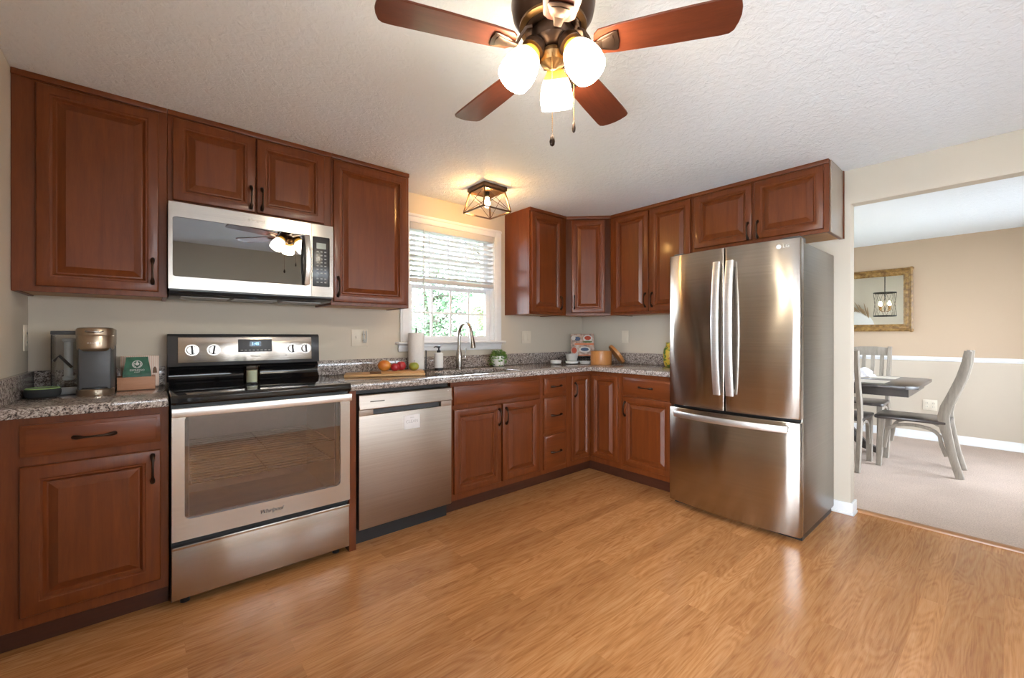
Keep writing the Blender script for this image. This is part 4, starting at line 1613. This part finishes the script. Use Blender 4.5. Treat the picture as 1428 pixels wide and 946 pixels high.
t = thing('wooden_tray', 'pinkish cedar open box holding coffee on the counter', 'tray', (.382, -.140, CT))
b = B()
b.box(-.070, .070, -.062, -.054, 0, .062, .001)
b.box(-.070, .070, .054, .062, 0, .062, .001)
b.box(-.070, -.062, -.0535, .0535, 0, .062, .001)
b.box(.062, .070, -.0535, .0535, 0, .062, .001)
b.box(-.0615, .0615, -.0535, .0535, 0, .008)
b.obj('box', 'cedar', t)
t = thing('coffee_bag', 'dark green coffee bag with white emblem in the cedar tray', 'coffee bag', (.384, -.150, CT + .0085))
b = B()
b.rings([[(-0.0492, -.030, 0), (0.0492, -.030, 0), (0.0492, .022, 0), (-0.0492, .022, 0)],
         [(-0.0541, -.036, .03), (0.0541, -.036, .03), (0.0541, .026, .03), (-0.0541, .026, .03)],
         [(-0.0525, -.032, .07), (0.0525, -.032, .07), (0.0525, .022, .07), (-0.0525, .022, .07)],
         [(-0.0426, -.014, .130), (0.0426, -.014, .130), (0.0426, .004, .130), (-0.0426, .004, .130)],
         [(-0.0410, -.008, .150), (0.0410, -.008, .150), (0.0410, -.005, .150), (-0.0410, -.005, .150)]])
b.obj('bag', 'greenpack', t)
tb = Matrix.Translation((0, -.0325, .07)) @ Matrix.Rotation(R(-16.5), 4, 'X')
b = B()
b.lathe([(.0195, 0), (.0195, .0010), (.0165, .0010), (.0165, 0)], 28, mat=tb @ front(0, -.0006, .046), cap0=False, cap1=False)
b.lathe([(.0075, 0), (.0075, .0008)], 20, mat=tb @ front(0, -.0006, .048))
b.lathe([(.003, 0), (.003, .001)], 12, mat=tb @ front(0, -.0006, .058))
for s in (-1, 1):
    b.tube([tb @ Vector((s * .005, -.001, .032)), tb @ Vector((s * .013, -.001, .040)), tb @ Vector((s * .011, -.001, .054))], .0018, 6)
b.obj('emblem', 'inklight', t)
text('lettering', 'ESPRESSO', .013, 'inklight', t, tb @ front(0, -.0008, .016), .0004)
text('small_lettering', 'ROAST', .007, 'inklight', t, tb @ front(0, -.0008, .006), .0004)
t = thing('snack_box', 'pink striped card box standing behind the green coffee bag', 'box', (.393, -.050, CT))
b = B()
b.box(-.075, .075, -.016, .016, 0, .160, .003)
b.obj('carton', 'pinkstripe', t)
b = B()
for x in (-.055, .058):
    b.prism([(x - .009, .070), (x + .009, .070), (x + .007, .095), (x, .104), (x - .007, .095)], 'y', -.0168, -.0158)
b.obj('printed_marks', 'walnut', t)

# candle on the cooktop
t = thing('candle', 'cream candle in a glass jar on the black cooktop', 'candle', (.848, -.330, .9268))
b = B()
b.lathe([(.036, 0), (.0385, .003), (.0385, .095), (.0370, .096), (.0362, .095), (.0362, .010), (.01, .009)], 32)
b.obj('jar', 'cupglass', t)
B().lathe([(.0355, .0105), (.0355, .070), (.002, .071)], 32).obj('wax', 'wax', t)
B().tube([(0, 0, .070), (.001, 0, .082)], .001, 5).obj('wick', 'inkdark', t)

# ------------------------------------------------------------------ cage ceiling light over the sink
t = thing('cage_ceiling_light', 'bronze cage flush light with a filament bulb over the sink', 'ceiling light', (2.330, -.460, H))
hp_ = .106
b = B()
b.box(-hp_, hp_, -hp_, hp_, -.030, -.0005, .003)
b.obj('canopy_plate', 'fanbronze', t)
b = B()
z1, z0, r1, r0 = -.030, -.182, .092, .124
cs1 = [(r1, r1), (-r1, r1), (-r1, -r1), (r1, -r1)]
cs0 = [(r0, r0), (-r0, r0), (-r0, -r0), (r0, -r0)]
for i in range(4):
    a, c = cs1[i], cs0[i]
    b.strap([(a[0], a[1], z1), (c[0], c[1], z0)], .010, .010, (1, 0, 0))
    d = cs0[(i + 1) % 4]
    e = cs1[(i + 1) % 4]
    b.strap([(c[0], c[1], z0), (d[0], d[1], z0)], .010, .010, (0, 0, 1))
    b.strap([(a[0], a[1], z1 - .004), (e[0], e[1], z1 - .004)], .009, .009, (0, 0, 1))
    b.tube([(a[0], a[1], z1), (d[0], d[1], z0)], .0022, 6)
    b.tube([(e[0], e[1], z1), (c[0], c[1], z0)], .0022, 6)
b.obj('cage', 'fanbronze', t)
B().lathe([(.017, -.030), (.017, -.062), (.013, -.068)], 20).obj('socket', 'iron', t)
B().lathe([(.004, -.0685), (.013, -.072), (.014, -.085), (.022, -.105), (.023, -.120), (.016, -.138), (.003, -.147)], 20).obj('bulb', 'bulb', t)

# ------------------------------------------------------------------ ceiling fan
FC = (1.389, -2.045)
t = thing('ceiling_fan', 'bronze hugger ceiling fan with five mahogany blades and three lit shades', 'ceiling fan', (FC[0], FC[1], H))
B().lathe([(.125, 0), (.128, -.012), (.120, -.02), (.126, -.035), (.130, -.075), (.124, -.105), (.108, -.128), (.090, -.142), (.088, -.150)], 48).obj('motor_housing', 'fanbronze', t)
b = B()
b.lathe([(.098, -.128), (.104, -.134), (.104, -.142), (.092, -.148)], 48)
b.obj('trim_ring', 'brass', t)
B().lathe([(.062, -.150), (.066, -.154), (.066, -.188), (.060, -.196), (.048, -.206), (.038, -.212)], 40).obj('switch_housing', 'fanbronze', t)
B().lathe([(.036, -.212), (.044, -.220), (.046, -.232), (.036, -.250), (.018, -.258), (.010, -.266), (.004, -.268)], 32).obj('light_kit_hub', 'brass', t)
BZ = 2.07 - H
outline = [(.128, -.030), (.124, 0), (.128, .030), (.142, .045), (.20, .052), (.34, .0585), (.485, .062), (.507, .060), (.518, .050), (.5255, .024), (.528, 0), (.5255, -.024), (.518, -.050), (.507, -.060), (.485, -.062), (.34, -.0585), (.20, -.052), (.142, -.045)]
blade_me = iron_me = None
for k in range(5):
    a = R(16 - 1.1 + 72 * k)
    rot = Euler((R(-7.6), 0, 0)).to_matrix().to_4x4()
    fm = Matrix.Rotation(a, 4, 'Z') @ Matrix.Translation((0, 0, BZ)) @ rot
    if blade_me is None:
        o = B().prism(outline, 'z', -.0035, .0035, .0015, 1).obj('blade', 'fan_blade', t)
        blade_me = o.data
        b = B()
        b.prism([(.132, -.012), (.150, -.024), (.185, -.036), (.196, -.034), (.200, 0), (.196, .034), (.185, .036), (.150, .024), (.132, .012)], 'z', -.0095, -.004, .002)
        b.prism([(.150, -.014), (.183, -.026), (.188, 0), (.183, .026), (.150, .014)], 'z', -.0115, -.0094, .001)
        b.strap([(.078, 0, .046), (.095, 0, .040), (.108, 0, .018), (.122, 0, -.010), (.140, 0, -.010), (.160, 0, -.008)], [.030, .024, .020, .022, .028, .034], [.010, .009, .009, .008, .006, .004], (0, 1, 0))
        i_ = b.obj('blade_iron', 'fanbronze', t)
        iron_me = i_.data
    else:
        o = bpy.data.objects.new('blade', blade_me)
        i_ = bpy.data.objects.new('blade_iron', iron_me)
        for q in (o, i_):
            COL.objects.link(q)
            q.parent = t
    o.matrix_local = fm
    i_.matrix_local = fm
    o['label'] = ['blade pointing at the refrigerator corner', 'blade pointing at the sink cabinet', 'blade pointing at the range side', 'blade over the camera side', 'blade pointing at the dining room'][k]
for a in (R(38), R(158), R(278)):
    ca, sa = math.cos(a), math.sin(a)
    ax = Vector((ca * .54, sa * .54, -.84)).normalized()
    neck = Vector((ca * .060, sa * .060, -.212))
    q = ax.to_track_quat('-Z', 'Y').to_matrix().to_4x4()
    mm = Matrix.Translation(neck) @ q
    fit = B()
    fit.tube([(ca * .03, sa * .03, -.222), (ca * .05, sa * .05, -.206), neck], .010, 12)
    fit.lathe([(.014, .026), (.028, .018), (.036, .004), (.037, -.014), (.033, -.016)], 28, mat=mm)
    fo = fit.obj('lamp_holder', 'fanbronze', t)
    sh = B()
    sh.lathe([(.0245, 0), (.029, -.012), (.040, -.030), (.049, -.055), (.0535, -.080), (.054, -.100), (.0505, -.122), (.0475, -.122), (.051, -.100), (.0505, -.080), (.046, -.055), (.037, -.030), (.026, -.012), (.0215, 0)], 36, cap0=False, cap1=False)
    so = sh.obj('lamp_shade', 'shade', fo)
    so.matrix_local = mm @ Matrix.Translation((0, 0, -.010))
for (dx, dy, L, rr, z0) in ((-.034, -.030, .245, .0085, -.245), (.061, -.032, .235, .006, -.185)):
    b = B()
    b.tube([(dx, dy, z0), (dx, dy, z0 - L)], .0011, 6)
    for k in range(int(L / .006)):
        b.ball((dx, dy, z0 - k * .006), .0018, seg=6)
    ch = b.obj('pull_chain', 'brass', t)
    B().lathe([(.002, 0), (.003, -.004), (rr * .7, -.010), (rr, -.022), (rr * .8, -.032), (.002, -.036)], 16, (dx, dy, z0 - L)).obj('pull_knob', 'bronze', ch)

# ------------------------------------------------------------------ dining room
TZ = .745
t = thing('dining_table', 'dark rectangular dining table with clipped corners on a pedestal', 'table', (5.94, -1.72, .008))
tx0, tx1, ty0, ty1 = -.56, .56, -.745, .95
b = B()
c_ = .075
b.prism([(tx0 + c_, ty0), (tx1 - c_, ty0), (tx1, ty0 + c_), (tx1, ty1 - c_), (tx1 - c_, ty1), (tx0 + c_, ty1), (tx0, ty1 - c_), (tx0, ty0 + c_)], 'z', TZ - .038, TZ - .008, .004)
b.obj('tabletop', 'darktop', t)
b = B()
for (x0, x1, y0, y1) in ((tx0 + .03, tx0 + .05, ty0 + .06, ty1 - .06), (tx1 - .05, tx1 - .03, ty0 + .06, ty1 - .06), (tx0 + .05, tx1 - .05, ty0 + .06, ty0 + .08), (tx0 + .05, tx1 - .05, ty1 - .08, ty1 - .06)):
    b.box(x0, x1, y0, y1, TZ - .105, TZ - .0385)
b.obj('apron', 'darktop', t)
b = B()
b.box(-.11, .11, -.16, .36, .09, TZ - .10, .01)
b.obj('pedestal', 'darktop', t)
for sx, sy in ((1, 0), (-1, 0), (0, 1), (0, -1)):
    b = B()
    pts = [(sx * .10, .1 + sy * .2, .30), (sx * .20, .1 + sy * .28, .20), (sx * .32, .1 + sy * .40, .07), (sx * .42, .1 + sy * .50, .035)]
    b.strap(pts, [.06] * 4, [.10, .09, .07, .055], (0, 1, 0) if sx else (1, 0, 0))
    b.obj('pedestal_foot', 'darktop', t)


def chair(loc, rz, label):
    """faces local +y"""
    r_ = thing('dining_chair', label, 'chair', loc, rz, 'grey dining chairs around the dark table')
    SW = .43
    for s in (-1, 1):
        x = s * (SW / 2 - .035)
        xr = s * (SW / 2 - .030)
        b = B()
        pts = [(xr, -.285, 0), (xr, -.245, .16), (xr, -.215, .32), (xr, -.195, .42), (xr, -.188, .50), (xr, -.203, .58), (xr, -.240, .68), (xr, -.288, .82), (xr, -.318, .95), (xr, -.330, 1.05)]
        b.strap(pts, .034, [.050, .052, .058, .068, .072, .070, .066, .064, .056, .048], (1, 0, 0))
        b.obj('back_post', 'weathered', r_)
        b = B()
        b.strap([(x, .225, 0), (x, .215, .22), (x, .205, .428)], [.042, .046, .050], [.038, .044, .050], (1, 0, 0))
        b.obj('leg', 'weathered', r_)
        b = B()
        pts = []
        for k in range(11):
            a = PI * k / 10
            pts.append((x, .0 + .175 * math.cos(a), .265 + .135 * math.sin(a) ** .6))
        pts = [(x, .185, .17)] + pts + [(x, -.205, .17)]
        b.strap(pts, .022, .026, (1, 0, 0))
        b.obj('arch_brace', 'weathered', r_)
    b = B()
    b.prism([(-SW / 2, .235), (-SW / 2 + .02, .255), (SW / 2 - .02, .255), (SW / 2, .235), (SW / 2 - .012, -.20), (SW / 2 - .03, -.225), (-SW / 2 + .03, -.225), (-SW / 2 + .012, -.20)], 'z', .430, .458, .007)
    b.obj('seat', 'darktop', r_, 'dark stained seat')
    b = B()
    b.strap([(-SW / 2 + .02, -.318, .99), (-.07, -.328, 1.0), (.07, -.328, 1.0), (SW / 2 - .02, -.318, .99)], [.09, .10, .10, .09], .022, (0, 0, 1))
    b.obj('top_rail', 'weathered', r_)
    b = B()
    b.strap([(-SW / 2 + .03, -.205, .56), (SW / 2 - .03, -.205, .56)], .05, .022, (0, 0, 1))
    b.obj('lower_rail', 'weathered', r_)
    for k in range(4):
        x = -.12 + .08 * k
        b = B()
        b.strap([(x, -.205, .565), (x, -.240, .68), (x, -.284, .82), (x, -.315, .955)], .034, .012, (1, 0, 0))
        b.obj('slat', 'weathered', r_)
    return r_


chair((5.645, -2.425, .008), 0, 'grey wooden chair with dark seat at the near end of the table, full side view')
chair((5.335, -1.940, .008), R(-90), 'grey wooden chair cut off by the wall edge, its back to the kitchen')
chair((6.505, -1.905, .008), R(90), 'grey wooden chair across the table in front of the chair rail')

TT = .008 + TZ - .0078
for i, (x, y, rz, lab) in enumerate(((5.68, -2.02, 0, 'cream placemat on the kitchen side of the dining table'), (6.25, -2.02, 0, 'cream placemat on the far side of the dining table'))):
    o = B().box(-.15, .15, -.21, .21, 0, .004, .0015, 1).obj('placemat', 'linen', None, loc=(x, y, TT), rot=(0, 0, rz))
    tag(o, lab, 'placemat')


def wineglass(x, y, label):
    b = B()
    b.lathe([(.034, 0), (.033, .003), (.006, .008), (.004, .02), (.004, .085), (.010, .095), (.032, .120), (.040, .150), (.034, .195), (.033, .195), (.038, .150), (.030, .122), (.004, .098)], 24)
    o = b.obj('wine_glass', 'cupglass', None, loc=(x, y, TT))
    tag(o, label, 'glass', 'wine glasses on the dining table')


wineglass(6.12, -1.83, 'clear wine glass on the dark table, nearer the middle')
wineglass(6.28, -1.76, 'clear wine glass on the dark table, nearest the far chair')
for (x, y, lab) in ((5.70, -1.93, 'crumpled white napkin on the near placemat'), (6.22, -1.97, 'crumpled white napkin on the far placemat')):
    b = B()
    rnd = random.Random(int(x * 10))
    loops = []
    for k in range(7):
        f = k / 6
        rr = .075 * (1 - f) ** .6 + .012
        loops.append([(rr * (1 + .25 * math.sin(5 * 2 * PI * i / 30 + k)) * math.cos(2 * PI * i / 30), rr * (1 + .25 * math.sin(4 * 2 * PI * i / 30 + k * 2)) * math.sin(2 * PI * i / 30), .002 + f * .095) for i in range(30)])
    b.rings(loops)
    o = b.obj('napkin', 'napkin', None, loc=(x, y, TT + .0042))
    tag(o, lab, 'napkin')

# gilt mirror
t = thing('wall_mirror', 'ornate antique gold framed mirror on the dining room wall', 'mirror', (XF, -2.256, 1.235), RR)
# local x runs towards -y ; the frame ends at local x = 0 and extends to negative x
MWD, MHT = 1.10, .735


def mframe():
    b = B()
    prof = [(0, 0), (0, .030), (.012, .040), (.026, .034), (.034, .022), (.050, .028), (.066, .024), (.078, .012), (.086, .008), (.086, 0)]
    loops = []
    for i, d in prof:
        loops.append([(-MWD + i, -d - .0005, i), (0 - i, -d - .0005, i), (0 - i, -d - .0005, MHT - i), (-MWD + i, -d - .0005, MHT - i)])
    b.rings(loops, False, False)
    return b


fr = mframe()
for (x, z) in ((-.012, .012), (-.012, MHT - .012), (-MWD + .012, .012), (-MWD + .012, MHT - .012)):
    fr.ball((x, -.030, z), .022, 1, .7, 1, 12)
b = fr
x = -MWD + .06
while x < -.04:
    b.ball((x, -.0265, .055), .0105, 1.3, .6, .8, 8)
    b.ball((x, -.0265, MHT - .055), .0105, 1.3, .6, .8, 8)
    x += .03
z = .085
while z < MHT - .08:
    b.ball((-.055, -.0265, z), .0105, .8, .6, 1.3, 8)
    b.ball((-MWD + .055, -.0265, z), .0105, .8, .6, 1.3, 8)
    z += .03
fr.obj('frame', 'gold', t)
B().box(-MWD + .080, -.080, -.010, -.002, .080, MHT - .080).obj('mirror_glass', 'mirror', t)

# chandelier (seen in the mirror)
t = thing('chandelier', 'black iron drum chandelier with candle lamps reflected in the gold mirror', 'chandelier', (5.62, -1.80, H))
b = B()
b.lathe([(.055, 0), (.055, -.012), (.02, -.03)], 24)
b.tube([(0, 0, -.03), (0, 0, -.46)], .005, 8)
for zz in (-.465, -.80):
    b.lathe([(.125, zz), (.130, zz), (.130, zz - .014), (.125, zz - .014)], 36, cap0=False, cap1=False)
b.tube([(-.127, 0, -.470), (.127, 0, -.470)], .004, 6)
b.tube([(0, -.127, -.470), (0, .127, -.470)], .004, 6)
b.tube([(0, 0, -.46), (0, 0, -.74)], .005, 8)
for k in range(8):
    a0, a1 = 2 * PI * k / 8, 2 * PI * (k + 1) / 8
    b.tube([(.128 * math.cos(a0), .128 * math.sin(a0), -.475), (.128 * math.cos(a1), .128 * math.sin(a1), -.80)], .0018, 5)
    b.tube([(.128 * math.cos(a1), .128 * math.sin(a1), -.475), (.128 * math.cos(a0), .128 * math.sin(a0), -.80)], .0018, 5)
fr = b.obj('frame', 'iron', t)
for k in range(4):
    a = PI / 4 + PI / 2 * k
    x, y = .070 * math.cos(a), .070 * math.sin(a)
    b = B()
    b.tube([(0, 0, -.735), (x * .6, y * .6, -.745), (x, y, -.725)], .004, 6)
    b.lathe([(.016, -.725), (.018, -.718), (.008, -.715), (.008, -.660)], 14, (x, y, 0))
    cn = b.obj('candle_arm', 'brass', t)
    B().lathe([(.006, -.658), (.013, -.640), (.011, -.620), (.002, -.595)], 14, (x, y, 0)).obj('flame_bulb', 'candlebulb', cn)

# white arched panel with pampas, on the dining side of the kitchen wall (seen in the mirror)
t = thing('arch_wreath', 'white arched wall panel with tan pampas spray reflected in the mirror', 'wall decor', (W + .096, -1.12, 1.02), R(90))
b = B()
pts = [(-.32, 0), (.32, 0), (.32, .30)] + [(.32 * math.cos(PI * k / 16), .30 + .32 * math.sin(PI * k / 16)) for k in range(1, 16)] + [(-.32, .30)]
b.prism(pts, 'y', -.03, -.001)
b.obj('panel', 'trim', t)
b = B()
rnd = random.Random(3)
for k in range(26):
    a = R(rnd.uniform(20, 150))
    p0 = Vector((.30 * math.cos(a), -.035, .30 + .30 * math.sin(a)))
    d = Vector((math.cos(a - 1.1), rnd.uniform(-.2, 0), math.sin(a - 1.1))).normalized()
    L = rnd.uniform(.12, .26)
    b.tube([p0, p0 + d * L * .5 + Vector((0, -.01, 0)), p0 + d * L], [.004, .012, .002], 6)
b.obj('pampas', 'pampas', t)
